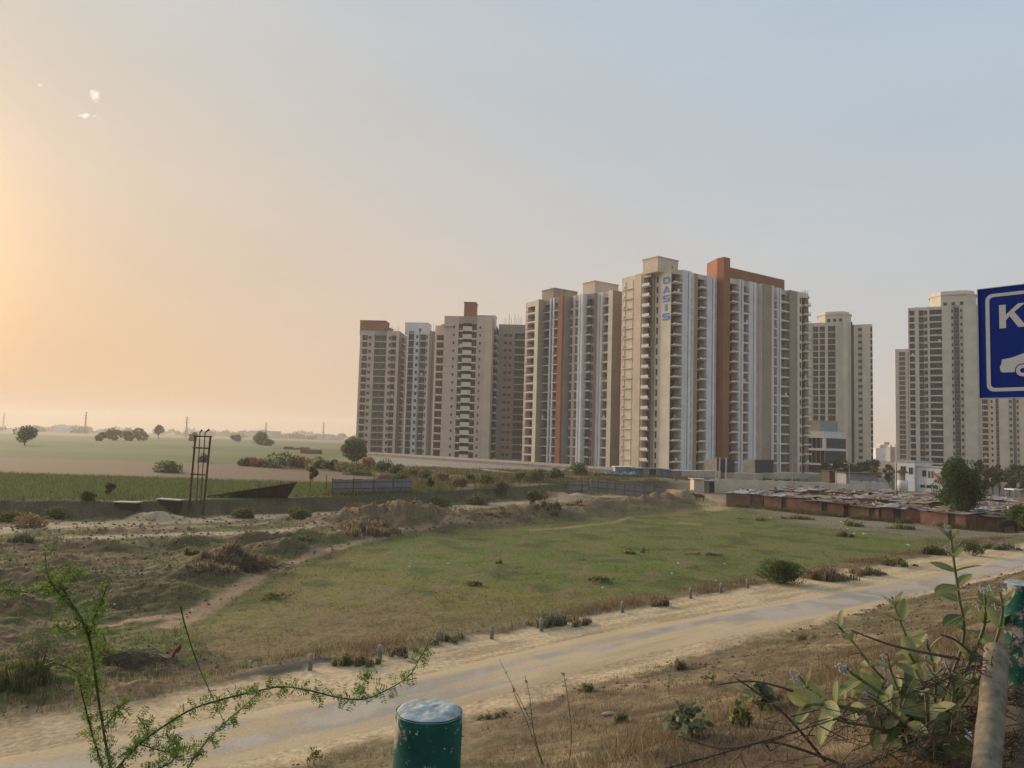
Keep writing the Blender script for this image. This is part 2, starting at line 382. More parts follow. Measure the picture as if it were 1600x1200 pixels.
    c = mix3(c, np.array([.20, .165, .12]), sstep(30, 36, x) * sstep(84, 96, y + .25 * x + 8 * (n1 - .5)))         # settlement dirt
    # the near bank and the road strip
    bk = np.tile(DRY, (n, 1)); bk = mix3(bk, np.array([.095, .069, .044]), sstep(.46, .62, n2)); bk = mix3(bk, SAND2 * .72, sstep(.55, .72, fbm(x, y, 1.1, 4, 14, .6)) * .8)
    bk = mix3(bk, np.array([.105, .098, .045]), sstep(.54, .70, n1) * .6); bk = mix3(bk, DRY * 1.25, sstep(.5, .7, n4) * .5)
    c = mix3(c, bk, sstep(19.0, 18.0, s + 1.1 * (n2 - .5)))
    sfar = 24.9 - .05 * np.clip(t - 45, 0, 60)
    k = sstep(17.4, 18.3, s + 1.6 * (n2 - .5) + .7 * (n4 - .5)) * sstep(sfar + .5, sfar - .5, s + 1.3 * (n2 - .5) + .6 * (n4 - .5))
    rut = fbm(s * 1.0, t * .12, .55, 4, 90, .6)
    sa = mix3(np.tile(SAND, (n, 1)), SAND2 * .88, sstep(.42, .60, rut) * .9); sa = mix3(sa, SAND * 1.12, sstep(.55, .75, n2) * .5)
    c = mix3(c, sa, k)
    return np.clip(c, 0, 1)

# ---- one sheet to the horizon: a fan of rings, fine where the ground is near
ang = np.concatenate([np.radians(np.arange(-180, -48, 4.0)), np.radians(np.arange(-48, 48, 0.125)), np.radians(np.arange(48, 180.1, 4.0))])
rad = np.concatenate([[0.3, 1.0, 1.8], 8.0 / np.tan(np.linspace(math.atan(8 / 2.4), math.atan(8 / 26), 130)), 8.0 / np.linspace(8 / 26.15, 8 / 130, 330), 8.0 / np.linspace(8 / 131, 8 / 900, 70), np.geomspace(920, 3900, 18)])
AA, RR = np.meshgrid(ang, rad); gx, gy = (RR * np.sin(AA)).ravel(), (RR * np.cos(AA)).ravel()
gz = height(gx, gy)
na, nr = len(ang), len(rad)
ii = np.arange(nr - 1)[:, None] * na + np.arange(na - 1)[None, :]
FQ = np.stack([ii, ii + 1, ii + na + 1, ii + na], -1).reshape(-1, 4)
gm = mat('ground', (1, 1, 1), .95, scale=5.0, var=.34, bump=.6, bscale=5.5, attr='Col', coord='World', bdist=.06, spec=.1, detail=8)
ground = mobj('ground', np_mesh('ground', np.stack([gx, gy, gz], 1), FQ[:, ::-1], gm, True, ground_colour(gx, gy, gz)))
tag(ground, 'dusty ground of meadow, dry bank, spoil heaps and flat fields', 'ground', kind='structure')

# ---- the road: worn asphalt half buried in blown sand
ROADC = [(-30, 20.9), (3, 21.0), (8.6, 20.5), (12, 20.3), (16.6, 20.5), (24, 20.9), (34, 20.2), (43, 19.6), (52, 19.0), (67, 18.7), (110, 17.5)]
def road_s(t): return np.interp(t, [a for a, b in ROADC], [b for a, b in ROADC])
tt = np.concatenate([np.arange(-30, 50, .16), np.arange(50, 110, .5)]); uu = np.linspace(-1.75, 1.75, 34)
TT, UU = np.meshgrid(tt, uu, indexing='ij'); SS = road_s(TT.ravel()) + UU.ravel(); TTr = TT.ravel()
rx_, ry_ = SS * NV[0] + TTr * TV[0], SS * NV[1] + TTr * TV[1]
rz_ = height(rx_, ry_) + .012 - .02 * (np.abs(UU.ravel()) / 1.75) ** 6
n2 = fbm(rx_, ry_, 1.3, 4, 40, .6); n1 = fbm(SS, TTr * .10, .8, 4, 41, .6)
cover = np.interp(TTr, [-30, 15, 18.5, 21, 30, 36, 42, 110], [.36, .40, .74, .86, .78, .54, .38, .30])      # how much of it the sand hides
edge = np.clip((np.abs(UU.ravel()) - .85) / .75, 0, 1)
streak = np.exp(-((UU.ravel() - .55) / .38) ** 2) * .34
k = sstep(.40, .78, .5 + (n1 - .5) * 1.1 + (n2 - .5) * .6 + (cover - .5) * .9 + edge * .75 - streak * (TTr > 20))
ac = mix3(np.tile(np.array([.40, .34, .275]), (len(SS), 1)), np.array([.32, .275, .225]), sstep(.4, .62, n2))
sa = mix3(np.tile(SAND, (len(SS), 1)), SAND2, sstep(.45, .62, n1) * .7)
nu, ntt = len(uu), len(tt); ii = np.arange(ntt - 1)[:, None] * nu + np.arange(nu - 1)[None, :]
FQ = np.stack([ii, ii + 1, ii + nu + 1, ii + nu], -1).reshape(-1, 4)
rm = mat('road', (1, 1, 1), .9, scale=11.0, var=.12, bump=.3, bscale=30.0, attr='Col', coord='World', bdist=.02, spec=.15)
road = mobj('road', np_mesh('road', np.stack([rx_, ry_, rz_], 1), FQ, rm, True, ac * (1 - k[:, None]) + sa * k[:, None]))
tag(road, 'narrow grey asphalt road half buried in pale sand', 'road', kind='structure')
# ---------------------------------------------------------------- haze: one even body of dusty air round everything
hz = MB(); hz.box(-4000, 4000, -4000, 4000, -1.5, 96)
hm = bpy.data.materials.new('haze'); hm.use_nodes = True; hn = hm.node_tree; hn.nodes.clear()
hv = hn.nodes.new('ShaderNodeVolumePrincipled'); hv.inputs['Color'].default_value = (.74, .69, .64, 1); hv.inputs['Density'].default_value = HAZE = .00034
hv.inputs['Anisotropy'].default_value = .25
ho = hn.nodes.new('ShaderNodeOutputMaterial'); hn.links.new(hv.outputs[0], ho.inputs['Volume'])
haze = hz.build('haze', hm); tag(haze, 'thin pale dust haze hanging over the whole plain', 'haze', kind='stuff'); haze.display_type = 'WIRE'

# ---------------------------------------------------------------- tower materials
def wallmat(name, c, v=.17): return mat(name, c, .9, scale=.22, var=v, bump=.0, coord='World', spec=.15)
WM = dict(beige=wallmat('paint_beige', (.66, .525, .405)), light=wallmat('paint_cream', (.74, .62, .49)), taupe=wallmat('paint_taupe_and_shade', (.36, .285, .22)), mauve=wallmat('paint_mauve_beige', (.60, .465, .385)),  # taupe: own paint on some bays, painted shade on faces turned from the sun
          white=wallmat('paint_white', (.78, .75, .725)), blue=wallmat('paint_pale_blue', (.70, .675, .655)), orange=wallmat('paint_terracotta', (.31, .125, .07)), grey=wallmat('raw_concrete', (.31, .295, .28), .22),
          dark=wallmat('dark_cladding_and_gap_shade', (.045, .05, .06)), brownm=wallmat('paint_brown', (.37, .285, .225)), stone=wallmat('paint_stone', (.55, .475, .38)), stone2=wallmat('paint_stone_light', (.64, .56, .455)), inner=wallmat('shaded_recess_plaster', (.145, .12, .10)))  # dark also paints shaded gaps and openings; inner paints the shade in recesses
GLASS = mat('window_glass', (.022, .024, .028), .25, spec=.3, scale=.2, var=.5, coord='World')
FRAME = mat('window_frame', (.33, .30, .27), .6, scale=2, var=.1)
RAIL = mat('balcony_rail', (.10, .095, .09), .5, scale=2, var=.1)
SLAB = mat('balcony_slab', (.76, .68, .58), .85, scale=.8, var=.15, coord='World')
SLABW = mat('balcony_slab_white', (.72, .70, .68), .85, scale=.8, var=.12, coord='World')
CACHE = {}; acr = random.Random(77)
def balcony_mesh(w, depth, style):
    k = ('b', round(w, 1), depth, style)
    if k not in CACHE:
        w = round(w, 1); b = MB(); b.box(.03, w - .03, -depth, .9, -.14, .06)
        if style == 'solid': b.box(.03, w - .03, -depth, -depth + .1, .061, .75)
        elif style == 'half':
            b.box(.03, w - .03, -depth, -depth + .08, .061, .32); b.box(.05, w - .05, -depth + .02, -depth + .06, .95, 1.02, 1)
            n = max(3, int(w / .45))
            for i in range(n + 1): b.box(.05 + (w - .16) * i / n, .11 + (w - .16) * i / n, -depth + .02, -depth + .06, .321, .95, 1)
        else:
            b.box(.05, w - .05, -depth + .02, -depth + .07, .98, 1.06, 1); b.box(.05, w - .05, -depth + .02, -depth + .07, .45, .5, 1)
            n = max(3, int(w / .4))
            for i in range(n + 1): b.box(.05 + (w - .16) * i / n, .11 + (w - .16) * i / n, -depth + .02, -depth + .06, .061, .98, 1)
        CACHE[k] = b.mesh('balcony', [SLABW if style == 'white' else SLAB, RAIL])
    return CACHE[k]
def window_mesh(w, h, panes=2, door=False):
    k = ('w', round(w, 1), round(h, 1), panes, door)
    if k not in CACHE:
        w, h = round(w, 1), round(h, 1); b = MB(); t = .07
        b.box(0, w, 0, .06, 0, t); b.box(0, w, 0, .06, h - t, h); b.box(0, t, 0, .06, t, h - t); b.box(w - t, w, 0, .06, t, h - t)
        for i in range(1, panes): b.box(w * i / panes - t / 2, w * i / panes + t / 2, 0, .06, t, h - t)
        b.box(t, w - t, .02, .045, t, h - t, 1)
        CACHE[k] = b.mesh('window', [FRAME, GLASS])
    return CACHE[k]
class Tower:
    """a block whose ground plan is walked from left to right as seen; each step is one bay of the facade"""
    def __init__(s, name, label, px, depth, floors, turn, fh=3.0, z0=1.0, par=1.2, group='apartment towers', cat='apartment tower'):
        s.p = PX(px, depth); s.floors, s.fh, s.z0, s.par = floors, fh, z0, par
        a = math.radians(turn); s.v = np.array([math.cos(a), math.sin(a)]); s.u = np.array([-math.sin(a), math.cos(a)])
        s.root = thing(name, label, cat, (s.p[0], s.p[1], z0), group=group); s.o = np.array([s.p[0], s.p[1], z0])
        s.mb = {}; s.plan = [s.p.copy()]; s.top = z0 + floors * fh + par; s.n = {}
    def w(s, m): return s.mb.setdefault(m, MB())
    def face(s, m, a, b, z0, z1):                       # upright quad over plan points a-b
        o = s.o; s.w(m).quad((a[0] - o[0], a[1] - o[1], z0 - o[2]), (b[0] - o[0], b[1] - o[1], z0 - o[2]), (b[0] - o[0], b[1] - o[1], z1 - o[2]), (a[0] - o[0], a[1] - o[1], z1 - o[2]))
    def flat(s, m, pts, z): s.w(m).poly([(q[0] - s.o[0], q[1] - s.o[1], z - s.o[2]) for q in pts])
    def part(s, name, me, q, z, ang):
        o = mobj(name, me, s.root, (q[0] - s.o[0], q[1] - s.o[1], z - s.o[2]), ang); s.n[name] = s.n.get(name, 0) + 1; return o
    def dirs(s, d): return {'a': -s.u, 'b': s.v, 'c': s.u}[d]         # a comes nearer, b runs across, c runs away
    def bay(s, px, d, kind='W', m='beige', top=None, **k):
        D = s.dirs(d); r = ray(px, horizon(px)); r = np.array([r[0], r[1]])
        M = np.array([[D[0], -r[0]], [D[1], -r[1]]]); t = np.linalg.solve(M, -s.p)[0]
        q = s.p + D * t; s.step(q, D, t, kind, m, top, **k); s.p = q; s.plan.append(q.copy()); return s
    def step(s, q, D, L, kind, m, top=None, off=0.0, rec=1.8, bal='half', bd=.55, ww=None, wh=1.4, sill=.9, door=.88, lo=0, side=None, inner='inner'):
        IN = np.array([-D[1], D[0]]); p = s.p - IN * off; q = q - IN * off; ang = math.atan2(D[1], D[0]); fh = s.fh
        top = (s.top if top is None else top)
        if off:
            sm = (side or m) + '#%d' % len(s.plan)
            s.face(sm, s.p, p, s.z0, top); s.face(sm, q, q + IN * off, s.z0, top); s.flat(sm, [p, q, q + IN * off, s.p], top - .02)
        if kind == 'W': s.face(m + '#%d' % len(s.plan), p, q, s.z0, top); return
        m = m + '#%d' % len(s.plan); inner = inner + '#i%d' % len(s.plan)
        s.face(m, p, q, s.z0 + s.floors * fh, top)
        for f in range(s.floors):
            z = s.z0 + f * fh
            if kind in 'BG':
                h = fh - .42; a, b = p + IN * rec, q + IN * rec
                s.face(m, p, q, z + h, z + fh)
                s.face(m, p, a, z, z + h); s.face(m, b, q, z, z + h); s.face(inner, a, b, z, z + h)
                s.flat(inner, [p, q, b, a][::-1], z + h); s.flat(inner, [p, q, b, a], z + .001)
                if kind == 'B':
                    s.part('balcony', balcony_mesh(L, bd, bal), p, z, ang)
                    if acr.random() < .16:
                        if 'ac' not in CACHE: bb = MB(); bb.box(0, .85, -.32, 0, 0, .6); bb.box(.12, .62, -.34, -.321, .06, .54, 1); CACHE['ac'] = bb.mesh('air_conditioner', [WM['white'], RAIL])
                        s.part('air_conditioner', CACHE['ac'], p + D * (L - .9) * acr.random() - IN * (bd * .2), z + fh - .41, ang)
                    if acr.random() < .07:
                        c_ = acr.choice(('orange', 'blue', 'light', 'taupe')); k_ = ('cl', c_)
                        if k_ not in CACHE: bb = MB(); bb.box(0, .9, -.03, 0, 0, 1.0); CACHE[k_] = bb.mesh('hanging_cloth', WM[c_])
                        s.part('hanging_cloth', CACHE[k_], p + D * max(0, (L - 1.0)) * acr.random() - IN * (bd + .03), z + .15, ang)
                    dw = L * door; s.part('window', window_mesh(dw, 2.2, 2 if dw > 1.3 else 1), p + IN * (rec - .08) + D * (L - dw) * (.35 if f % 3 else .6), z + .05, ang)
                else:
                    n = 2; g = L * .06; w_ = (L - g * 3) / n
                    for i in range(n): s.part('window', window_mesh(w_ * .8, 1.7, 2), p + IN * (rec - .08) + D * (g + i * (w_ + g) + w_ * .1), z + .6, ang)
                    s.part('balcony', balcony_mesh(L, .12, 'rail' if bal == 'half' else bal), p, z, ang)
            elif kind == 'w':
                w_ = min(ww or L * .5, L - .15); x0 = (L - w_) / 2; h0, h1 = z + sill, z + sill + wh
                s.face(m, p, q, z, h0); s.face(m, p, q, h1, z + fh)
                a, b = p + D * x0, p + D * (x0 + w_); s.face(m, p, a, h0, h1); s.face(m, b, q, h0, h1)
                ai, bi = a + IN * .28, b + IN * .28
                s.face(m, a, ai, h0, h1); s.face(m, bi, b, h0, h1); s.flat(m, [a, b, bi, ai], h0); s.flat(m, [a, ai, bi, b], h1)
                s.part('window', window_mesh(w_, wh, 2 if w_ > 1 else 1), a + IN * .2, h0, ang)
                if ww is None or ww > .9:
                    k = ('sill', round(w_, 1))
                    if k not in CACHE: bb = MB(); bb.box(-.1, round(w_, 1) + .1, -.18, .1, -.1, 0); CACHE[k] = bb.mesh('sill', SLAB)
                    s.part('sill', CACHE[k], a, h0 - .005, ang)
            elif kind == 'S':
                a, b = p + IN * 1.6, q + IN * 1.6
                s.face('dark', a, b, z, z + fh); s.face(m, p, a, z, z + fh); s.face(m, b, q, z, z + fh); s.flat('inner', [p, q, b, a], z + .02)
                k = ('panel', round(L, 1))
                if k not in CACHE: bb = MB(); bb.box(0, round(L, 1), -.15, .1, 0, 1.75); CACHE[k] = bb.mesh('parapet_panel', WM['light'])
                s.part('parapet_panel', CACHE[k], p, z, ang)
            elif kind == 'L':
                s.face(m, p, q, z, z + fh); k = ('ledge', round(L, 1))
                if k not in CACHE:
                    bb = MB(); l = round(L, 1); bb.box(-.35, l * .8, -.55, 0, -.09, .09); bb.box(l * .1, l * .14, -.16, 0, .091, 2.6); bb.box(l * .72, l * .76, -.16, 0, .091, 2.6); bb.box(-.3, l * .1, -.5, 0, .45, 1.0)
                    CACHE[k] = bb.mesh('ledge', WM['light'])
                s.part('ledge', CACHE[k], p, z + .1, ang)
    def close(s, back='taupe', depth=None):
        """outer walls that face away from the road, and the roof"""
        L, R = s.plan[0], s.plan[-1]
        a, b = np.linalg.solve(np.array([[s.v[0], -s.u[0]], [s.v[1], -s.u[1]]]), R - L)
        D = depth or 16.0
        if a > 3 and b > 3 and depth is None: pts = [L + s.v * a]
        else:
            back_ = max(np.dot(q, s.u) for q in s.plan) + D; pts = [R + s.u * (back_ - np.dot(R, s.u)), L + s.u * (back_ - np.dot(L, s.u))]
        ring = [R] + pts + [L]
        for i in range(len(ring) - 1): s.face(back + '#back', ring[i], ring[i + 1], s.z0, s.top)
        n = len(s.plan)
        s.flat('grey#roof', s.plan + pts, s.top - s.par + .02)
        # inner side of the parapet so that it reads as a wall with thickness
        for i in range(n - 1):
            p, q = s.plan[i], s.plan[i + 1]; D_ = (q - p) / (np.linalg.norm(q - p) + 1e-9); IN = np.array([-D_[1], D_[0]]) * .22
            s.face('grey#par', q + IN, p + IN, s.top - s.par + .02, s.top - .01); s.flat('grey#par', [p, q, q + IN, p + IN], s.top - .005)
        for m, b_ in s.mb.items():
            o = b_.build('parapet' if 'par' in m else 'roof' if 'roof' in m else 'wall', WM[m.split('#')[0]], s.root)
        return s
    def roofbox(s, px0, px1, setback, z1, z2, m='beige', deep=6.0, name='stair_head', win=True, rim=True):
        """a block on the roof; its front stands setback metres behind the across-plane through the middle of the plan"""
        def hit(px):
            r = ray(px, horizon(px) - 230); r = np.array([r[0], r[1]]); mid = np.mean(np.array(s.plan), 0) + s.u * setback
            t = np.linalg.solve(np.array([[s.v[0], -r[0]], [s.v[1], -r[1]]]), -mid)[0]; return mid + s.v * t
        a, b = hit(px0), hit(px1); L = np.linalg.norm(b - a); mb = MB(); o = a - s.o[:2]
        mb.obox(o, s.v, s.u, 0, L, 0, deep, z1 - s.z0, z2 - s.z0)
        if rim: mb.obox(o, s.v, s.u, -.2, L + .2, -.2, deep + .2, z2 - s.z0, z2 - s.z0 + .25)
        ob = mb.build(name, WM[m], s.root)
        if win:
            w_ = mobj('window', window_mesh(1.2, 1.4, 1), ob); w_.location = (o[0] + s.v[0] * L * .6 - s.u[0] * .04, o[1] + s.v[1] * L * .6 - s.u[1] * .04, z1 - s.z0 + 1.0); w_.rotation_euler = (0, 0, math.atan2(s.v[1], s.v[0]))
        return ob, a, b
    def scaffold(s, pts, z, h, n=9, seed=1):
        r = random.Random(seed); mb = MB()
        for i in range(n):
            a = pts[0] + (pts[1] - pts[0]) * (i + r.random() * .6) / n - s.o[:2]; hh = h * r.uniform(.5, 1.1); dx = r.uniform(-.25, .25)
            mb.tube([(a[0], a[1], z - s.z0), (a[0] + dx, a[1], z - s.z0 + hh)], .06, 4)
        mb.build('reinforcement_bars', RAIL, s.root)

TG = 'apartment towers'
# -- far left pair
t = Tower('apartment_tower', 'leftmost beige apartment tower with terracotta block on its roof', 556, 329, 17, -4, z0=1.4, par=1.6)
for a in ((559.5, 'W', 'mauve'), (568, 'B', 'mauve', dict(bd=.35, rec=.9)), (575.5, 'w', 'mauve', dict(ww=1.3)), (579, 'W', 'mauve'), (598, 'G', 'grey', dict(rec=.9)), (601, 'W', 'beige'), (605, 'w', 'mauve', dict(ww=.9)), (613.5, 'B', 'mauve', dict(bd=.7)), (618, 'W', 'beige', dict(off=.6))):
    t.bay(a[0], 'b', a[1], a[2], **(a[3] if len(a) > 3 else {}))
t.bay(622, 'c', 'W', 'taupe'); t.bay(627, 'c', 'B', 'taupe', bd=.4); t.bay(631, 'c', 'W', 'taupe'); t.close('mauve', 2)  # side facing away from the sun, its shade put into the taupe
b, p0, p1 = t.roofbox(565, 604, 1.0, t.top - 1.5, t.top + 4.8, 'orange', 8, 'roof_block', False); t.roofbox(605, 613, 2.5, t.top - 1.5, t.top + 1.8, 'grey', 5)
t.scaffold((p1, p1 + t.v * 7), t.top, 3.2, 7, 2)
t = Tower('apartment_tower', 'grey-blue apartment tower with whitewashed roof block, second from left', 630, 322, 17, -4, z0=1.4, par=1.0)
for a in ((632.5, 'W', 'white'), (641, 'B', 'grey', dict(bd=.7, bal='white')), (643, 'W', 'blue'), (649, 'w', 'blue', dict(ww=1.1)), (651, 'W', 'grey'), (660, 'B', 'blue', dict(bal='white')), (663, 'w', 'blue', dict(ww=.6)), (666, 'W', 'white'), (670, 'W', 'taupe', dict(off=.8)), (675, 'W', 'brownm')):
    t.bay(a[0], 'b', a[1], a[2], **(a[3] if len(a) > 3 else {}))
t.close('taupe', 14)
b, p0, p1 = t.roofbox(635, 671, 1.5, t.top - 1, t.top + 3.6, 'white', 7); t.scaffold((p1, p1 + t.v * 3), t.top, 3, 4, 3)
t = Tower('apartment_tower', 'narrow beige balcony wing left of the tower with stair panels', 674, 300, 16, -4, z0=1.4, par=3.4)
for a in ((677, 'W', 'light'), (688, 'B', 'beige', dict(bd=.8)), (693, 'w', 'beige', dict(ww=.8))): t.bay(a[0], 'b', a[1], a[2], **(a[3] if len(a) > 3 else {}))
t.close('taupe', 10)
# -- plain tower with the open stair
t = Tower('apartment_tower', 'plain mauve-beige apartment tower with central column of cream stair panels', 688, 287, 17, -3, z0=1.0, par=2.6)
for a in ((700, 'W', 'mauve'), (707, 'w', 'mauve', dict(ww=.7, wh=1.1)), (711, 'W', 'mauve'), (717.5, 'B', 'brownm', dict(bd=.1, rec=1.6)), (732, 'S', 'brownm'), (739.5, 'B', 'brownm', dict(bd=.1, rec=1.6)), (742, 'W', 'mauve'), (748, 'w', 'mauve', dict(ww=.7, wh=1.1)), (753, 'W', 'mauve'), (764, 'W', 'beige', dict(off=.0))):
    t.bay(a[0], 'b', a[1], a[2], **(a[3] if len(a) > 3 else {}))
t.bay(767, 'c', 'W', 'taupe'); t.bay(773, 'c', 'B', 'grey', bd=1.0); t.bay(776, 'c', 'W', 'grey'); t.close('mauve', 2)
t.roofbox(726, 744, 1.0, t.top - 2.5, t.top + 6.4, 'orange', 7, 'roof_block', False); t.roofbox(746, 775, 5.0, t.top - 2.5, t.top + 2.0, 'blue', 7)
mb = MB(); q = t.plan[2] - t.o[:2]; mb.obox((0, 0), t.v, t.u, -1.0, 3.6, -.8, 1.4, 49.6, 50.3); mb.build('cornice', WM['beige'], t.root)
t = Tower('apartment_tower', 'unfinished grey tower set back between stair tower and orange-striped tower', 774, 308, 17, -2, z0=1.0, par=3.2)
for a in ((782, 'W', 'grey'), (789, 'w', 'brownm', dict(ww=1.5)), (797, 'w', 'brownm', dict(ww=1.4)), (800, 'W', 'brownm'), (812, 'G', 'grey', dict(rec=1.2)), (824, 'G', 'grey', dict(rec=1.2))):
    t.bay(a[0], 'b', a[1], a[2], **(a[3] if len(a) > 3 else {}))
t.close('grey', 14); t.scaffold((t.plan[1], t.plan[5]), t.top, 4.5, 10, 4)
# -- the stepped pair before the lettered tower
t = Tower('apartment_tower', 'stepped beige apartment tower with narrow orange stripe on its facade', 816, 264, 18, 35, z0=.8, par=1.4)
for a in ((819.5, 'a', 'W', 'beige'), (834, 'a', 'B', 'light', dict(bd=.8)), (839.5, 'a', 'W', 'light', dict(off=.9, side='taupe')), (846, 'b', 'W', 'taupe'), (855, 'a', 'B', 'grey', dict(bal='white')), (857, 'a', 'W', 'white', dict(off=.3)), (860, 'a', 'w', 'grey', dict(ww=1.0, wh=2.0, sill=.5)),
          (862, 'a', 'W', 'white', dict(off=.3)), (870, 'a', 'B', 'grey', dict(bal='white')), (877, 'a', 'W', 'orange', dict(off=.8)), (889, 'b', 'W', 'grey')):
    t.bay(a[0], a[1], a[2], a[3], **(a[4] if len(a) > 4 else {}))
t.close('taupe')
b, p0, p1 = t.roofbox(866, 902, 4.0, t.top - 1.3, t.top + 5.0, 'brownm', 7, win=False); t.scaffold((p0 - t.v * 2, p1), t.top + 2.0, 3.4, 12, 5); e2 = t.p.copy()
t = Tower('apartment_tower', 'stepped apartment tower with two pairs of white fins left of lettered tower', 889, e2[1] - 1.0, 18, 35, z0=.8, par=1.4)
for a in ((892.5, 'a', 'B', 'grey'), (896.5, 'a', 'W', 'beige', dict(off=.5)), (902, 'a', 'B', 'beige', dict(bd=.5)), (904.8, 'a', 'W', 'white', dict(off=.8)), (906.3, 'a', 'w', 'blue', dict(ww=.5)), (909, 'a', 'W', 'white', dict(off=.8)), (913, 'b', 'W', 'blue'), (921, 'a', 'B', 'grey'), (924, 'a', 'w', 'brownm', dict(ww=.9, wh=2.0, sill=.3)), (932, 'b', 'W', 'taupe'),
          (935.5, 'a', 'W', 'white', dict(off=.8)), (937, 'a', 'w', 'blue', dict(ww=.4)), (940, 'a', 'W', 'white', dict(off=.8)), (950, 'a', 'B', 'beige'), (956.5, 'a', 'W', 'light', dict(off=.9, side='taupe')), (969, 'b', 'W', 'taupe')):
    t.bay(a[0], a[1], a[2], a[3], **(a[4] if len(a) > 4 else {}))
t.close('taupe')
b, p0, p1 = t.roofbox(929, 966, 3.0, t.top - 1.3, t.top + 5.0, 'beige', 6); t.scaffold((p1, p1 + t.v * 4), t.top, 4.0, 5, 6)
# -- the lettered tower
t = Tower('apartment_tower', 'cream apartment tower with blue vertical OASIS lettering on its corner', 968, 231, 19, 35, z0=.6, par=1.0)
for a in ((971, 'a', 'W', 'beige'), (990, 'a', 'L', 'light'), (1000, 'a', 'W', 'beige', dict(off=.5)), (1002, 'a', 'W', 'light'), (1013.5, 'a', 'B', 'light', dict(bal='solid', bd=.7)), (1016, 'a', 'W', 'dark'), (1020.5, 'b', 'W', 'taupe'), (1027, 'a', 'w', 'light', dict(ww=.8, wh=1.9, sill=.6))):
    t.bay(a[0], a[1], a[2], a[3], **(a[4] if len(a) > 4 else {}))
t.bay(1030.5, 'a', 'W', 'light', top=t.top + 1.0); lp = t.p.copy(); t.bay(1046, 'a', 'W', 'light', top=t.top + 1.0, off=.25); corner = t.p.copy()
for a in ((1060, 'b', 'B', 'beige', dict(bd=1.0)), (1068.5, 'b', 'W', 'blue', dict(off=.9)), (1070, 'b', 'w', 'dark', dict(ww=.3)), (1073.5, 'b', 'W', 'white', dict(off=1.0)), (1080, 'b', 'w', 'light', dict(ww=1.0, wh=2.0, sill=.4)), (1082, 'b', 'W', 'light'), (1088, 'b', 'W', 'taupe'), (1099, 'b', 'B', 'beige', dict(bd=1.0)),
          (1107, 'b', 'W', 'blue', dict(off=.9)), (1108.5, 'b', 'w', 'dark', dict(ww=.3)), (1111, 'b', 'W', 'white', dict(off=1.0)), (1118, 'b', 'w', 'light', dict(ww=1.0, wh=2.0, sill=.4))):
    t.bay(a[0], a[1], a[2], a[3], **(a[4] if len(a) > 4 else {}))
t.close('taupe')
OAS = t
b, p0, p1 = t.roofbox(1027, 1059, -1.5, t.top - .8, t.top + 3.4, 'beige', 6); t.roofbox(1064, 1118, 3.0, t.top + .8, t.top + 1.5, 'grey', 3, 'roof_frame', False); t.roofbox(1088, 1116, 3.2, t.top - .8, t.top + 1.0, 'grey', 4, 'lift_room', False)
for px in (1066, 1076): t.roofbox(px, px + 3, 3.3, t.top - .8, t.top + .8, 'grey', .6, 'roof_frame', False, False)
t.scaffold((t.plan[3], t.plan[6]), t.top, 3.4, 8, 7)
# letters, read downwards, block strokes proud of the wall
BLUE = mat('letter_blue', (.045, .17, .50), .5, scale=2, var=.12); RED = mat('letter_red', (.5, .05, .04), .5, scale=2, var=.1)
def letter(ch, w, h, d=.12):
    b = MB(); k = .27 * w
    def bar(pts): n = len(b.v); m = len(pts); b.v.extend([(x * w, -d, z * h) for x, z in pts] + [(x * w, 0, z * h) for x, z in pts]); b.f.append(tuple(range(n, n + m))); b.m.append(0); [(b.f.append((n + i, n + m + i, n + m + (i + 1) % m, n + (i + 1) % m)), b.m.append(0)) for i in range(m)]
    if ch == 'O':
        bar([(.14, 0), (.86, 0), (.72, .26), (.28, .26)]); bar([(.86, 0), (1, .2), (1, .8), (.86, 1), (.72, .74), (.72, .26)]); bar([(.28, .74), (.72, .74), (.86, 1), (.14, 1)]); bar([(0, .2), (.14, 0), (.28, .26), (.28, .74), (.14, 1), (0, .8)])
    elif ch == 'A': bar([(0, 0), (.27, 0), (.60, 1), (.40, 1)]); bar([(.73, 0), (1, 0), (.60, 1), (.46, .86)])
    elif ch == 'S':
        bar([(0, 0), (.86, 0), (1, .14), (.86, .24), (.1, .24)]); bar([(1, .14), (1, .5), (.86, .62), (.76, .38), (.76, .24), (.86, .24)]); bar([(.14, .38), (.76, .38), (.86, .62), (.24, .62)]); bar([(0, .5), (.14, .38), (.24, .62), (.24, .76), (.14, .76), (0, .86)]); bar([(.14, .76), (.9, .76), (1, 1), (.14, 1), (0, .86)])
    else: bar([(.36, 0), (.64, 0), (.64, 1), (.36, 1)])
    return b
D = -t.u; ang = math.atan2(D[1], D[0]); IN = np.array([-D[1], D[0]]); LW, LH = 2.75, 2.0
zt = t.top - 2.3
for i, ch in enumerate('OASIS'):
    q = lp + D * .75 - IN * .26; o = letter(ch, LW, LH).build('letter', BLUE, t.root, loc=(q[0] - t.o[0], q[1] - t.o[1], zt - t.z0 - LH - i * 2.62)); o.rotation_euler = (0, 0, ang)
    if ch == 'A':
        b = MB(); b.poly([(.34 * math.cos(a) , -.13, .34 * math.sin(a)) for a in np.linspace(0, 6.283, 13)[:-1]]); r_ = b.build('letter_dot', RED, o, loc=(LW * .5, 0, LH * .24))
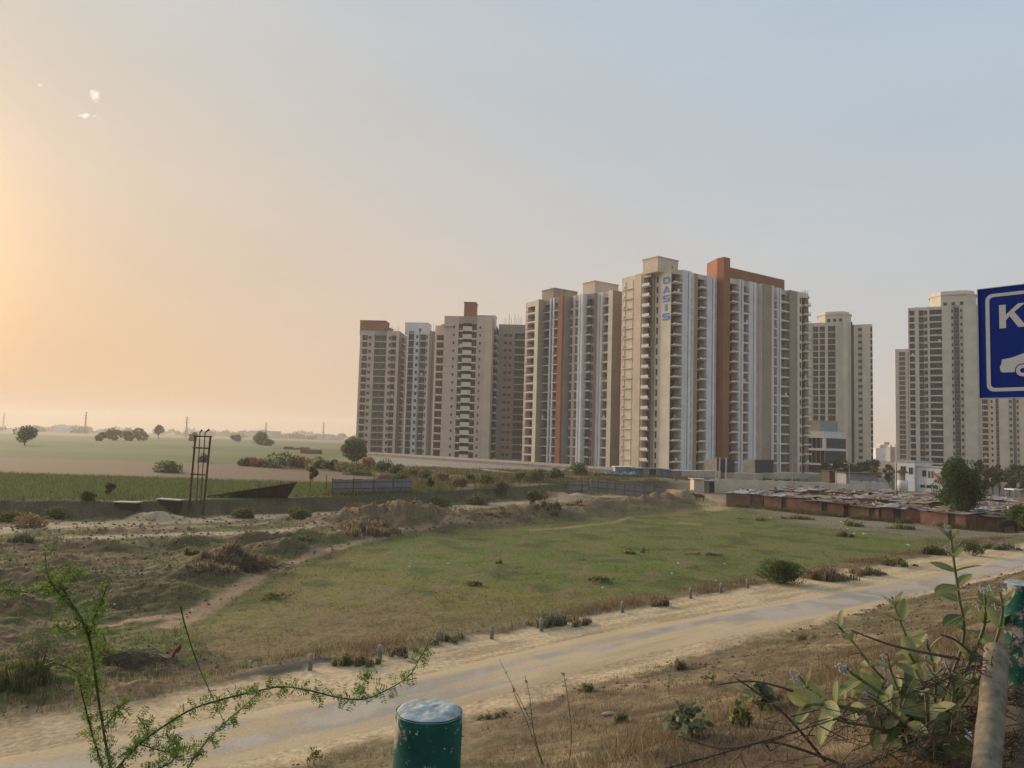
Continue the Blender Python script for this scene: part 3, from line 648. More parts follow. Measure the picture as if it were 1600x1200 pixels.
# -- the terracotta slab and the facade right of it
t = Tower('apartment_tower', 'long apartment block with tall terracotta slab and roof screen', 1118.5, float(OAS.p[1]) + .6, 19, 35, z0=.6, par=1.2)
TS = t.top + 6.0
t.bay(1129, 'a', 'W', 'orange', top=TS); t.bay(1139, 'b', 'W', 'orange', top=TS); s0 = t.p.copy(); slab = t.plan[:]
for a in ((1150, 'B', 'beige', dict(bd=.9)), (1153, 'W', 'blue', dict(off=.8)), (1154.3, 'w', 'dark', dict(ww=.3)), (1156.5, 'W', 'white', dict(off=1.0)), (1165.5, 'B', 'beige', dict(bd=.9)), (1172, 'W', 'blue', dict(off=.9)), (1173.5, 'w', 'dark', dict(ww=.3)), (1176.5, 'W', 'white', dict(off=1.0)), (1183, 'w', 'light', dict(ww=1.0, wh=2.0, sill=.4)),
          (1198, 'W', 'taupe', dict(off=1.6, side='light')), (1202, 'W', 'light', dict(off=1.7)), (1210.5, 'B', 'beige', dict(bd=.8)), (1213, 'W', 'blue', dict(off=.8)), (1214.2, 'w', 'dark', dict(ww=.3)), (1216.2, 'W', 'white', dict(off=1.0)), (1229, 'B', 'beige', dict(bd=.9)), (1240, 'W', 'taupe', dict(off=1.2)), (1243, 'W', 'light', dict(off=1.4)), (1247, 'w', 'light', dict(ww=.9, wh=2.0, sill=.4, off=1.4)), (1257.5, 'B', 'light', dict(bd=1.0, off=1.4))):
    t.bay(a[0], 'b', a[1], a[2], **(a[3] if len(a) > 3 else {}))
q = slab[0] + t.v * np.dot(slab[2] - slab[0], t.v)
t.face('orange#slab', slab[2], slab[2] + t.u * 9, t.top - 1.2, TS); t.face('orange#slab', slab[2] + t.u * 9, slab[0] + t.u * .02, t.top - 1.2, TS); t.flat('orange#slab', [slab[0], slab[1], slab[2], slab[2] + t.u * 9], TS - .01)
t.close('taupe', 18); E_T = t
mb = MB(); o = s0 - t.o[:2]; mb.obox(o, t.v, t.u, .02, 34.5, 6.0, 6.5, 56.4, 63.6); mb.obox(o, t.v, t.u, 34.5, 35.0, 6.0, 16, 56.4, 63.6); mb.build('roof_screen', WM['orange'], t.root)
q = t.plan[-1]; mb = MB(); o = q - t.o[:2]
for j in range(3):
    for i in range(4): x, y = o + t.v * (.5 + (i % 2) * 1.2) + t.u * (i // 2) * 1.2; mb.tube([(x, y, 38), (x, y, 60)], .05, 4)
for zz in range(39, 60, 2): mb.obox(o, t.v, t.u, .5, 1.75, 0, .06, zz, zz + .08); mb.obox(o, t.v, t.u, .5, .56, 0, 1.2, zz, zz + .08)
mb.build('scaffold', RAIL, t.root)
# -- towers of the estate on the right
def estate(name, label, px, depth, floors, bays, turn=2, z0=.5, par=1.4, fh=3.0):
    t = Tower(name, label, px, depth, floors, turn, fh, z0, par, group='stone coloured estate towers')
    for a in bays: t.bay(a[0], 'b', a[1], a[2], **(a[3] if len(a) > 3 else {}))
    return t
t = estate('apartment_tower', 'stone coloured estate tower with octagonal crown right of terracotta block', 1257, 372, 22, ((1260, 'B', 'stone'), (1268, 'W', 'stone2', dict(off=.8)), (1270.5, 'W', 'stone'), (1279, 'G', 'stone2'), (1281, 'W', 'stone2', dict(off=.4)), (1289.5, 'G', 'stone2'), (1294, 'W', 'stone2', dict(off=1.2)), (1306, 'G', 'stone2'), (1311, 'W', 'stone2', dict(off=1.0)), (1318, 'W', 'stone', dict(off=1.8)), (1325, 'W', 'stone2', dict(off=2.2)), (1330.5, 'W', 'stone', dict(off=1.2))), turn=-23, fh=3.08)
t.bay(1333, 'b', 'W', 'dark'); t.close('stone', 16)  # dark bay fills the gap between the wings, its shade painted on
def crown(t, px0, px1, z1, z2, setb=.5):
    def hit(px):
        r = ray(px, horizon(px) - 210); r = np.array([r[0], r[1]]); mid = np.array(t.plan[0]) + t.u * setb
        k = np.linalg.solve(np.array([[t.v[0], -r[0]], [t.v[1], -r[1]]]), -mid)[0]; return mid + t.v * k
    a, b = hit(px0), hit(px1); L = np.linalg.norm(b - a); c = L * .24; o = a - t.o[:2]; mb = MB()
    def ring(g, z): return [(o[0] + t.v[0] * x + t.u[0] * y, o[1] + t.v[1] * x + t.u[1] * y, z - t.z0) for x, y in ((c, -g), (L - c, -g), (L + g, c), (L + g, L * .6), (L - c, L * .85), (c, L * .85), (-g, L * .6), (-g, c))]
    def drum(g0, z0, g1, z1_):
        A, B = ring(g0, z0), ring(g1, z1_)
        for i in range(8): mb.quad(A[i], A[(i + 1) % 8], B[(i + 1) % 8], B[i])
        mb.poly(B)
    h = z2 - z1; drum(.0, z1, .0, z1 + h * .72); drum(.35, z1 + h * .72, .35, z1 + h * .80); drum(-.5, z1 + h * .80, -.9, z2)
    ob = mb.build('roof_crown', WM['stone2'], t.root)
    for i in range(3):
        w_ = mobj('window', window_mesh(1.5, 1.6, 1), ob); x = c + (L - 2 * c) * (i + .3) / 3; w_.location = (o[0] + t.v[0] * x - t.u[0] * .05, o[1] + t.v[1] * x - t.u[1] * .05, z1 - t.z0 + .8); w_.rotation_euler = (0, 0, math.atan2(t.v[1], t.v[0]))
crown(t, 1277, 1330, t.top - .5, t.top + 5.5)
t = estate('apartment_tower', 'stone coloured estate tower wing with one column of paired windows', 1333, 366, 22, ((1335, 'W', 'dark'), (1341, 'W', 'stone2'), (1348.5, 'w', 'stone', dict(ww=1.7, wh=1.5)), (1361, 'W', 'stone2', dict(off=.6)), (1364.5, 'B', 'stone2', dict(bd=.6))), par=1.0, turn=-24, fh=3.05)
t.close('stone', 12)
t = estate('apartment_tower', 'farther stone coloured tower, left of the tallest estate tower', 1400, 470, 23, ((1406, 'W', 'stone'), (1416, 'G', 'stone2'), (1420, 'W', 'stone'), (1426, 'G', 'stone2')), z0=1, turn=-26); t.close('stone', 15)
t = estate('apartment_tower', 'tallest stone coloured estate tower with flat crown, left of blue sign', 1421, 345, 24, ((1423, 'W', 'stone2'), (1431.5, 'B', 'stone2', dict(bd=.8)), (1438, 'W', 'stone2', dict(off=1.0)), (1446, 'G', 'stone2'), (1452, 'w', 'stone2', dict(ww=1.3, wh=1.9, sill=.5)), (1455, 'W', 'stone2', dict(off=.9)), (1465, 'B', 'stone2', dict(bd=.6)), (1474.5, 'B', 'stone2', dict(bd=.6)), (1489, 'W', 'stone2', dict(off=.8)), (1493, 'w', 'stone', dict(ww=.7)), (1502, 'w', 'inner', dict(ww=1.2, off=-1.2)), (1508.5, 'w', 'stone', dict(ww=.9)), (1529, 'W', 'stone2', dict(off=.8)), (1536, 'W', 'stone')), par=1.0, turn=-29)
t.close('stone', 18); crown(t, 1453, 1527, t.top - .5, t.top + 7.0, 1.0)
mb = MB(); q = PX(1503, 362) - t.o[:2]
for x in (0, 1.6, 3.2): mb.tube([(q[0] + x, q[1], t.top - t.z0 + 5), (q[0] + x, q[1], t.top - t.z0 + 10)], .06, 4)
mb.tube([(q[0], q[1], t.top - t.z0 + 9.9), (q[0] + 3.2, q[1], t.top - t.z0 + 9.9)], .05, 4); mb.build('roof_mast', RAIL, t.root)
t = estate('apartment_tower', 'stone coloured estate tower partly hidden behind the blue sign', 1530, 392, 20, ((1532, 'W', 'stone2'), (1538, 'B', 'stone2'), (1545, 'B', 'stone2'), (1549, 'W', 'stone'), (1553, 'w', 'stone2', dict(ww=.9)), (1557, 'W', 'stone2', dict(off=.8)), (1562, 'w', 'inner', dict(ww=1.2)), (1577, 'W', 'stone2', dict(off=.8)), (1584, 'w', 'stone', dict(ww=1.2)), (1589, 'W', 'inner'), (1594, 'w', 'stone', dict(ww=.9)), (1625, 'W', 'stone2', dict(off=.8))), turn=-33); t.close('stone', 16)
# ---------------------------------------------------------------- the works, walls and huts between the fields and the towers
RUST = mat('rusted_steel', (.10, .055, .035), .8, scale=4, var=.5, spec=.3)
SHEET = mat('weathered_sheet', (.235, .235, .235), .6, scale=.8, var=.25, coord='World', spec=.35)
SHEETD = mat('rusted_dark_sheet', (.055, .04, .032), .75, scale=.9, var=.4, coord='World')
CONC = mat('site_concrete', (.30, .275, .24), .9, scale=.5, var=.3, coord='World', bump=.2, bscale=2)
CONCL = mat('pale_concrete', (.46, .405, .33), .9, scale=.5, var=.2, coord='World')
BRICK = None
def brickmat(name, a, b_, sc):
    m = bpy.data.materials.new(name); m.use_nodes = True; t = m.node_tree; N = t.nodes; L = t.links; b = N['Principled BSDF']; b.inputs['Roughness'].default_value = .92
    tc = N.new('ShaderNodeTexCoord'); br = N.new('ShaderNodeTexBrick'); br.inputs['Color1'].default_value = a + (1,); br.inputs['Color2'].default_value = b_ + (1,); br.inputs['Mortar'].default_value = (.16, .12, .09, 1)
    br.inputs['Scale'].default_value = sc; br.inputs['Mortar Size'].default_value = .012
    mp_ = N.new('ShaderNodeMapping'); mp_.inputs['Rotation'].default_value = (math.pi / 2, 0, 0); L.new(tc.outputs['Object'], mp_.inputs[0]); L.new(mp_.outputs[0], br.inputs['Vector'])
    nz_ = N.new('ShaderNodeTexNoise'); nz_.inputs['Scale'].default_value = 1.1; nz_.inputs['Detail'].default_value = 6; L.new(tc.outputs['Object'], nz_.inputs[0])
    mr = N.new('ShaderNodeMapRange'); mr.inputs[1].default_value = .3; mr.inputs[2].default_value = .7; mr.inputs[3].default_value = .55; mr.inputs[4].default_value = 1.2; L.new(nz_.outputs[0], mr.inputs[0])
    mx = N.new('ShaderNodeMix'); mx.data_type = 'RGBA'; mx.blend_type = 'MULTIPLY'; mx.inputs[0].default_value = 1; L.new(br.outputs[0], mx.inputs[6]); L.new(mr.outputs[0], mx.inputs[7]); L.new(mx.outputs[2], b.inputs['Base Color'])
    return m
BRICK = brickmat('rough_brick', (.225, .105, .068), (.165, .082, .056), 3.0)
PAINTB = mat('blue_site_sheet', (.11, .20, .30), .6, scale=.7, var=.2, coord='World')
WHITE = mat('whitewash', (.66, .65, .64), .8, scale=.8, var=.15, coord='World')
TARP = [mat('roof_tin', (.30, .26, .24), .6, scale=1.5, var=.45, coord='World'), mat('roof_plastic_white', (.40, .37, .345), .6, scale=1.5, var=.3, coord='World'), mat('roof_brown_sheet', (.20, .12, .09), .8, scale=1.5, var=.4, coord='World'), mat('roof_grey_sheet', (.22, .215, .22), .7, scale=1.5, var=.4, coord='World'), mat('roof_straw', (.34, .22, .12), .9, scale=2.5, var=.4, coord='World')]

# rusty frame standing by the track
d0 = T(306, 797)[1]
r = thing('steel_frame', 'tall rusty steel frame of posts and crossbars standing by the dirt track', 'frame', T(306, 797))
def rel(root, pts): return [tuple(np.array(p) - np.array(root.location)) for p in pts]
for (x0, y0, x1, y1, rr, dd) in ((295, 799, 305.5, 681, .10, 0), (317.5, 798, 329, 681, .10, 0), (306.5, 795, 312.5, 676, .05, 1.2), (313, 794, 320.5, 676, .05, 1.2)):
    b = MB(); a = P(x0, y0, d0 + dd); c = P(x1, y1, d0 + dd); a[2] -= .4; b.tube(rel(r, [a, c]), rr, 6); b.build('post', RUST, r)
for (x0, x1, yy) in ((303, 331, 682), (301, 328, 700), (297, 324, 741.5)):
    b = MB(); b.tube(rel(r, [P(x0, yy - .5, d0 - .1), P(x1, yy + .5, d0 - .1)]), .08, 6); b.build('crossbar', RUST, r)
for (x0, y0, x1, y1) in ((312, 676, 316, 672), (320.5, 676, 327, 671)):
    b = MB(); b.tube(rel(r, [P(x0, y0, d0 + 1.2), P(x1, y1, d0 + 1.2)]), [.05, .12], 5); b.build('bent_rod', RUST, r)
# fallen hoarding
g = T(420, 778); d1 = g[1] + .5; r = thing('fallen_hoarding', 'dark rusted hoarding sheet half collapsed onto the field edge', 'hoarding', (g[0], d1, g[2]))
b = MB(); fr = rel(r, [P(322, 782, d1 - 1.5), P(448, 780, d1), P(463, 754.5, d1 - .6), P(325, 775.5, d1 - 2.2)]); bk = [(x, y + .08, z) for x, y, z in fr]
b.quad(*fr); b.quad(*bk[::-1])
for i in range(4): b.quad(fr[i], bk[i], bk[(i + 1) % 4], fr[(i + 1) % 4])
b.build('sheet', SHEETD, r)
for (x0, y0, x1, y1) in ((436, 762, 440, 751), (404, 784, 405, 752)): b = MB(); b.tube(rel(r, [P(x0, y0, d1 + .3), P(x1, y1, d1 + .3)]), .05, 5); b.build('post', RUST, r)
b = MB(); b.tube(rel(r, [P(324, 775.3, d1 - 2.2), P(463.5, 754, d1 - .7)]), .06, 5); b.build('top_rail', RUST, r)
# slab-roofed pits
for (x0, x1, y0, y1, lab) in ((177, 215, 784, 797, 'small dark brick box with white slab lid, left of the pair'), (244, 280, 780, 796, 'small dark brick box with tilted white slab lid by the steel frame')):
    g = T((x0 + x1) / 2, y1); dd = g[1]; w = (x1 - x0) * dd / FPX; h = (y1 - y0) * dd / FPX
    r = thing('slab_box', lab, 'brick box', g, group='slab covered boxes on the field edge'); k = 1 if x0 < 200 else -1
    b = MB(); b.box(-w / 2 + .1, w / 2 - .1, 0, .9, -.6, h - .12); b.build('wall', mat('sooty_brick', (.07, .045, .035), .9, scale=3, var=.4), r)
    b = MB(); b.box(-w / 2, w / 2, -.2, 1.0, h - .12, h - .02); o = b.build('lid', CONCL, r); o.rotation_euler = (0, 0, 0) if k > 0 else (0, math.radians(2.5), 0)
# sheet panels of the old site fence
def post(r, a, h, rr=.05, m=RUST, lean=0.0):
    b = MB(); a = np.array(a) - np.array(r.location); b.tube([(a[0], a[1], a[2] - .3), (a[0] + lean, a[1], a[2] + h)], rr, 5); return b.build('post', m, r)
def sheet_run(name, label, pts, n, h, m, h2=None, wave=.05, group=None, cat='fence', sink=.1, posts=True, rail=True):
    """corrugated sheets side by side along a polyline of plan points; each sheet is a part"""
    pts = [np.array(p, float) for p in pts]; L = [np.linalg.norm(pts[i + 1][:2] - pts[i][:2]) for i in range(len(pts) - 1)]; tot = sum(L)
    def at(q):
        q *= tot
        for i, l in enumerate(L):
            if q <= l + 1e-6: return pts[i] + (pts[i + 1] - pts[i]) * (q / l), (pts[i + 1] - pts[i])[:2] / l
            q -= l
        return pts[-1], (pts[-1] - pts[-2])[:2] / L[-1]
    o = at(0)[0]; r = thing(name, label, cat, (o[0], o[1], o[2]), group=group); rr = random.Random(len(label))
    for i in range(n):
        a, dr = at(i / n); c, _ = at((i + 1) / n); a, c = a - o, c - o; nrm = np.array([dr[1], -dr[0]]); l = np.linalg.norm(c[:2] - a[:2]) - .02
        hh = (h + (h2 - h) * i / n if h2 else h) * rr.uniform(.97, 1.03); b = MB(); k = 8; V = []
        for j in range(k + 1):
            x = a[:2] + dr * (l * j / k) + nrm * (wave * (1 if j % 2 else -1) + rr.uniform(0, .02)); zb = a[2] + (c[2] - a[2]) * j / k
            V += [(x[0], x[1], zb - sink), (x[0], x[1], zb + hh), (x[0] - nrm[0] * .03, x[1] - nrm[1] * .03, zb - sink), (x[0] - nrm[0] * .03, x[1] - nrm[1] * .03, zb + hh)]
        b.v = V
        for j in range(k):
            q = 4 * j; b.f += [(q, q + 4, q + 5, q + 1), (q + 2, q + 3, q + 7, q + 6), (q + 1, q + 5, q + 7, q + 3)]; b.m += [0, 0, 0]
        b.build('sheet', m, r)
        if posts and i % 2 == 0:
            b = MB(); x = a[:2] + nrm * .12; b.tube([(x[0], x[1], a[2] - sink - .2), (x[0], x[1], a[2] + hh + .25)], .045, 5); b.build('post', RUST, r)
    if rail:
        for k in (.35, .8):
            b = MB(); b.tube([tuple(np.append(p[:2] - o[:2] + np.array([0, -.1]), p[2] - o[2] + h * k)) for p in pts], .035, 4); b.build('rail', RUST, r)
    return r
def gp(px, py, z=None):
    q = G(px, py, 1.1) if z is None else G(px, py, z); q[2] = Z(q[0], q[1]) if z is None else z; return q
sheet_run('sheet_fence', 'weathered grey corrugated sheet fence standing alone on the field edge', [gp(518, 772), gp(643, 769)], 8, 1.75, SHEET)
sheet_run('sheet_fence', 'short grey sheet panel overgrown by green creeper', [gp(888, 762), gp(919, 761)], 3, 2.0, SHEET)
sheet_run('sheet_fence', 'long grey sheet fence sloping down towards the sandy ramp', [gp(922, 757), gp(985, 762), gp(1040, 766)], 16, 2.2, SHEET, 1.7)
r = thing('wire_fence', 'row of thin leaning fence posts with sagging wire across the scrub', 'fence', gp(660, 770))
pl = []
for i, px in enumerate((484, 510, 660, 684, 704, 722, 742, 758, 777, 790, 812, 827, 843, 858, 876)):
    py = np.interp(px, [484, 510, 660, 880], [774, 772, 768.5, 757]); a = gp(px, py); h = random.uniform(1.5, 2.4) if i > 1 else 2.4; post(r, a, h, .05, lean=random.uniform(-.2, .35)); pl.append((a, h))
for k in (.55, .85):
    b = MB(); q = []
    for (a, h), (a2, h2) in zip(pl[2:-1], pl[3:]):
        q += [a + np.array([0, 0, h * k]), (a + a2) / 2 + np.array([0, 0, (h + h2) / 2 * k - .12])]
    b.tube(rel(r, q), .012, 3); b.build('wire', RUST, r)
# unfinished basement wall along the tower plinth: band, piers, dark bays
def deck(label, pts, zt, zb, n, pier=.5, band=1.1):
    pts = [np.array(p) for p in pts]; o = pts[0]; r = thing('podium_wall', label, 'wall', (o[0], o[1], zb), group='concrete podium walls')
    for p, q in zip(pts[:-1], pts[1:]):
        D = q - p; L = np.linalg.norm(D); D = D / L; IN = np.array([-D[1], D[0]]); a = p - o
        b = MB(); b.obox(a, D, IN, 0, L, 0, 6, zt - band - zb, zt - zb); b.build('deck_slab', CONC, r)
        b = MB(); b.obox(a, D, IN, 0, L - .02, -.15, .1, zt - zb - .35, zt - zb + .35); b.build('edge_beam', CONCL, r)
        b = MB(); b.obox(a, D, IN, 0, L, 4.5, 5, 0, zt - band - zb - .01); b.build('back_wall', CONC, r)
        m = max(2, int(n * L / 100))
        for i in range(m + 1): b = MB(); x = min(L - pier, i * L / m); b.obox(a, D, IN, x, x + pier, .02, .5, -.6, zt - band - zb - .005); b.build('pier', CONC, r)
    return r
deck('low grey concrete podium wall with open bays under the left towers', [PX(563, 300), PX(700, 250), PX(820, 217), PX(900, 200)], 2.2, .2, 13)
deck('plain grey concrete podium wall below the white-finned tower', [PX(900, 199.5), PX(975, 186)], 2.1, -.2, 6, band=1.9)
# low parapet along the yard road in front of the podium
b = MB(); q = [PX(640, 215), PX(730, 190), PX(790, 172), PX(880, 150)]
for p_, q_ in zip(q[:-1], q[1:]):
    D = q_ - p_; L = np.linalg.norm(D); D /= L; b.obox(p_ - q[0], D, np.array([-D[1], D[0]]), 0, L, 0, .4, -.8, .35)
o = b.build('boundary_wall', CONCL, None, loc=(q[0][0], q[0][1], 1.0)); tag(o, 'thin pale boundary wall running along the scrub before the podium', 'wall')
# beige site block right of the lettered tower, with black cladding and piers
base = 0.1
def slab_run(label, px0, px1, d0, d1, zt, band, mm):
    a, c = PX(px0, d0), PX(px1, d1); D = c - a; L = np.linalg.norm(D); D /= L; IN = np.array([-D[1], D[0]]); r = thing('podium_block', label, 'podium', (a[0], a[1], base), group='beige podium blocks')
    b = MB(); b.obox((0, 0), D, IN, 0, L, 0, 5, zt - band - base, zt - base); b.build('parapet_band', mm, r)
    b = MB(); b.obox((0, 0), D, IN, 0, L, 2.5, 3, 0, zt - band - base - .01); b.build('back_wall', CONC, r)
    n = max(3, int(L / 3.5))
    for i in range(n + 1): b = MB(); x = min(L - .4, i * L / n); b.obox((0, 0), D, IN, x, x + .4, .1, .5, -.3, zt - band - base - .005); b.build('pier', mm, r)
    return r
slab_run('beige podium block with open bays below the lettered tower', 1064, 1127, 185, 190, 2.2, 1.6, CONCL)
slab_run('beige podium block between the two black clad bays', 1148, 1192, 190, 196, 1.7, 1.5, CONCL)
slab_run('beige podium block in front of the right end of terracotta building', 1209, 1264, 196, 206, 1.8, 1.4, CONCL)
for (x0, x1, dd, lab) in ((1120, 1148, 192, 'black clad entrance bay under the terracotta slab'), (1181, 1209, 198, 'black clad entrance bay between beige podium blocks')):
    a, c = PX(x0, dd), PX(x1, dd + 4); D = c - a; L = np.linalg.norm(D); D /= L; IN = np.array([-D[1], D[0]]); r = thing('entrance_bay', lab, 'entrance', (a[0], a[1], base), group='black entrance bays')
    n = 4
    for i in range(n): b = MB(); b.obox((0, 0), D, IN, i * L / n + .03, (i + 1) * L / n - .03, 0, .3, -.2, 5.0); b.build('cladding_panel', WM['dark'], r)
    b = MB(); b.obox((0, 0), D, IN, 0, L, .31, 4, -.2, 4.9); b.build('body', CONC, r)
for i, (px, dd) in enumerate(((1119.5, 176), (1124.5, 176), (1134.5, 177))):
    a = PX(px, dd); r = MB(); r.tube([(0, 0, -.5), (.05 * i, 0, 5.6)], .16, 6); o = r.build('scaffold_pole', CONCL, None, loc=(a[0], a[1], 0.2)); tag(o, ('leftmost', 'middle', 'rightmost')[i] + ' of three pale poles before the terracotta slab', 'pole', 'pale poles')
# glass and white office block by the right tower
a = PX(1254, 262); c = PX(1289, 255); D = c - a; L = np.linalg.norm(D); D /= L; IN = np.array([-D[1], D[0]]); r = thing('office_block', 'white banded glass office block tucked beside terracotta building', 'building', (a[0], a[1], .5))
for (z0, z1, nm, mm, g0) in ((0, 2.6, 'wall', WM['dark'], .3), (2.6, 3.2, 'white_band', WHITE, -.6), (3.2, 7.4, 'glazing', GLASS, .3), (7.4, 8.2, 'white_band', WHITE, -.3), (8.2, 11.6, 'glazing', GLASS, .8), (11.6, 13.8, 'white_band', WHITE, -.3), (13.8, 17.5, 'roof_room', WM['grey'], 1.5)):
    b = MB(); b.obox((0, 0), D, IN, -.0 if nm != 'roof_room' else 1, L + (0 if nm != 'roof_room' else -3), g0, 12, z0, z1); b.build(nm, mm, r)
for z0, z1 in ((3.2, 7.4), (8.2, 11.6)):
    for i in range(6): b = MB(); x = .1 + (L - .3) * i / 5; b.obox((0, 0), D, IN, x, x + .12, .1, .29 if z0 < 5 else .79, z0, z1); b.build('mullion', FRAME, r)
for x in (0, L - .9): b = MB(); b.obox((0, 0), D, IN, x, x + .9, -.1, .75, 8.2, 11.6); b.build('column', WHITE, r)
# site sheds at the foot of the lettered tower
def shed(label, px0, px1, depth, z0, h, m, roofm, deep=4, door=None, over=.3, group='site sheds'):
    a, c = PX(px0, depth), PX(px1, depth); w = np.linalg.norm(c - a); r = thing('site_shed', label, 'shed', (a[0], a[1], z0), math.atan2(c[1] - a[1], c[0] - a[0]), group)
    n = max(2, int(w / 1.3))
    for i in range(n):
        if door is not None and i == int(door * n): continue
        b = MB(); b.box(i * w / n + .02, (i + 1) * w / n - .02, 0, .06, -.3, h); b.build('wall_panel', m, r)
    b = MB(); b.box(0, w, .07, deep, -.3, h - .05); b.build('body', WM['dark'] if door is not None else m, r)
    b = MB(); b.box(-over, w + over, -over, deep + over, h + .001, h + .12); b.build('roof', roofm, r)
    return r
shed('low white-roofed site shed left of the blue sheds', 962, 990, 176, .2, 2.7, SHEET, WHITE)
shed('grey-blue site shed under the tower corner', 990, 1005, 174, .2, 2.5, PAINTB, SHEET)
shed('grey site shed with open dark doorway', 1005, 1036, 173, .2, 2.6, SHEET, SHEET, door=.62)
shed('blue sheet site shed beside the open doorway', 1037, 1050, 172, -.1, 2.8, PAINTB, SHEET)
shed('white-topped brown shed right of the blue shed', 1051, 1066, 171, -.1, 2.7, mat('brown_board', (.24, .17, .12), .8, scale=1, var=.2), WHITE, over=.05)
shed('cream plaster gate hut on the sandy ramp', 1085, 1101, 138, -.2, 2.4, mat('cream_plaster', (.52, .41, .33), .9, scale=.8, var=.15, coord='World'), CONCL, 3)
shed('grey gate hut with dark shutter next to the cream hut', 1101, 1117, 140, -.2, 2.0, SHEET, SHEET, 3, door=.5)
for i, (px, m) in enumerate(((945, PAINTB), (958, mat('teal_tarp', (.06, .20, .21), .7, scale=1, var=.3)), (972, PAINTB))):
    a = PX(px, 168); b = MB()
    for j in range(5):
        x0, x1 = j * .6, j * .6 + .6; z0, z1 = .9 + .25 * math.sin(j * 1.3 + i), .9 + .25 * math.sin(j * 1.3 + 1.3 + i); b.quad((x0, -1, z0 * .5), (x1, -1, z1 * .5), (x1, .8, z1), (x0, .8, z0)); b.quad((x0, .8, z0), (x1, .8, z1), (x1, 1.6, -.3), (x0, 1.6, -.3))
    o = b.build('tarpaulin', m, None, loc=(a[0], a[1], Z(a[0], a[1]))); tag(o, ('left blue', 'middle teal', 'right blue')[i] + ' tarpaulin heaped before the white-roofed shed', 'tarpaulin', 'tarpaulins')
# hoardings before the right towers
CREAMS = mat('cream_hoarding', (.78, .68, .56), .75, scale=.4, var=.22, coord='World'); WHS = mat('white_hoarding', (.70, .68, .65), .7, scale=.6, var=.25, coord='World')
def lv(px, d, z): q = PX(px, d); return np.array([q[0], q[1], z])
sheet_run('hoarding', 'long cream sheet hoarding behind the brick huts', [lv(1110, 146, -.3), lv(1230, 143, -.3), lv(1328, 139, -.3)], 44, 2.45, CREAMS, wave=.05, cat='hoarding', posts=False, rail=False)
sheet_run('hoarding', 'paler streaked white hoarding section left of water tank', [lv(1327, 136, -.3), lv(1388, 132, -.3)], 14, 3.1, WHS, wave=.05, cat='hoarding', posts=False, rail=False)
shed('long dark maroon roofed shelter above the white hoarding', 1322, 1372, 150, -.3, 4.0, SHEET, mat('maroon_roof', (.085, .05, .045), .8, scale=1, var=.2), 5, group='shelters behind the hoarding')
shed('dark maroon sided shelter left of the streetlight post', 1296, 1307, 160, -.3, 4.0, MATS['maroon_roof'], MATS['maroon_roof'], 4, group='shelters behind the hoarding')
# white building, water tank, street lamps
a = PX(1398, 168); c = PX(1473, 160); w = np.linalg.norm(c - a); an = math.atan2(c[1] - a[1], c[0] - a[0])
r = thing('white_building', 'low white building with dark windows and red sloping end, behind dark green tree', 'building', (a[0], a[1], -.2), an)
b = MB(); b.box(0, w * .42, 0, 8, 0, 6.2); b.build('wall', WHITE, r); b = MB(); b.box(w * .42 + .01, w, .8, 8, 0, 5.2); b.build('wall', WHITE, r)
b = MB(); b.box(-.2, w * .43, -.2, 8.2, 6.2, 6.5); b.box(w * .43, w + .1, .6, 8.2, 5.2, 5.45); b.build('roof', CONCL, r)
b = MB(); b.poly([(w * .80, .55, 4.2), (w * .98, .55, 2.6), (w * .98, .55, 2.0), (w * .80, .55, 3.6)]); b.poly([(w * .80, .75, 3.6), (w * .98, .75, 2.0), (w * .98, .75, 2.6), (w * .80, .75, 4.2)]); b.quad((w * .80, .55, 4.2), (w * .98, .55, 2.6), (w * .98, .75, 2.6), (w * .80, .75, 4.2)); b.build('red_trim', mat('red_trim', (.42, .13, .08), .8, scale=1, var=.2), r)
for (x, z, ww_, hh) in ((.30, 3.6, .9, 1.5), (.54, 3.2, .9, 1.4), (.66, 3.0, .5, 1.5), (.73, 3.0, .5, 1.5), (.12, 3.8, 1.2, 1.5)):
    o = mobj('window', window_mesh(ww_, hh, 2), r, (w * x, -.05 if x < .42 else .75, z))
for i in range(3): b = MB(); b.box(w * (.5 + i * .13), w * (.5 + i * .13) + 1, .7, .79, .9, 1.5); b.build('vent', WM['dark'], r)
a = PX(1409, 126); r = thing('water_tank', 'white cylindrical water tank with dark conical cap on a post stand', 'water tank', (a[0], a[1], -.2))
b = MB(); b.tube([(0, 0, 2.1), (0, 0, 3.0), (0, 0, 3.7)], [.85, .9, .85], 16); b.build('tank', WHITE, r, True)
b = MB(); b.tube([(0, 0, 3.701), (0, 0, 3.9), (0, 0, 4.5), (0, 0, 4.9)], [.55, .5, .5, .5], 10); b.build('neck', CONC, r); b = MB(); b.tube([(0, 0, 4.901), (0, 0, 5.3), (0, 0, 5.5)], [1.1, .5, .1], 12); b.build('cap', RUST, r)
for i in range(4): b = MB(); x, y = .7 * math.cos(i * 1.571 + .78), .7 * math.sin(i * 1.571 + .78); b.tube([(x, y, -.3), (x, y, 2.1)], .06, 5); b.build('leg', RUST, r)
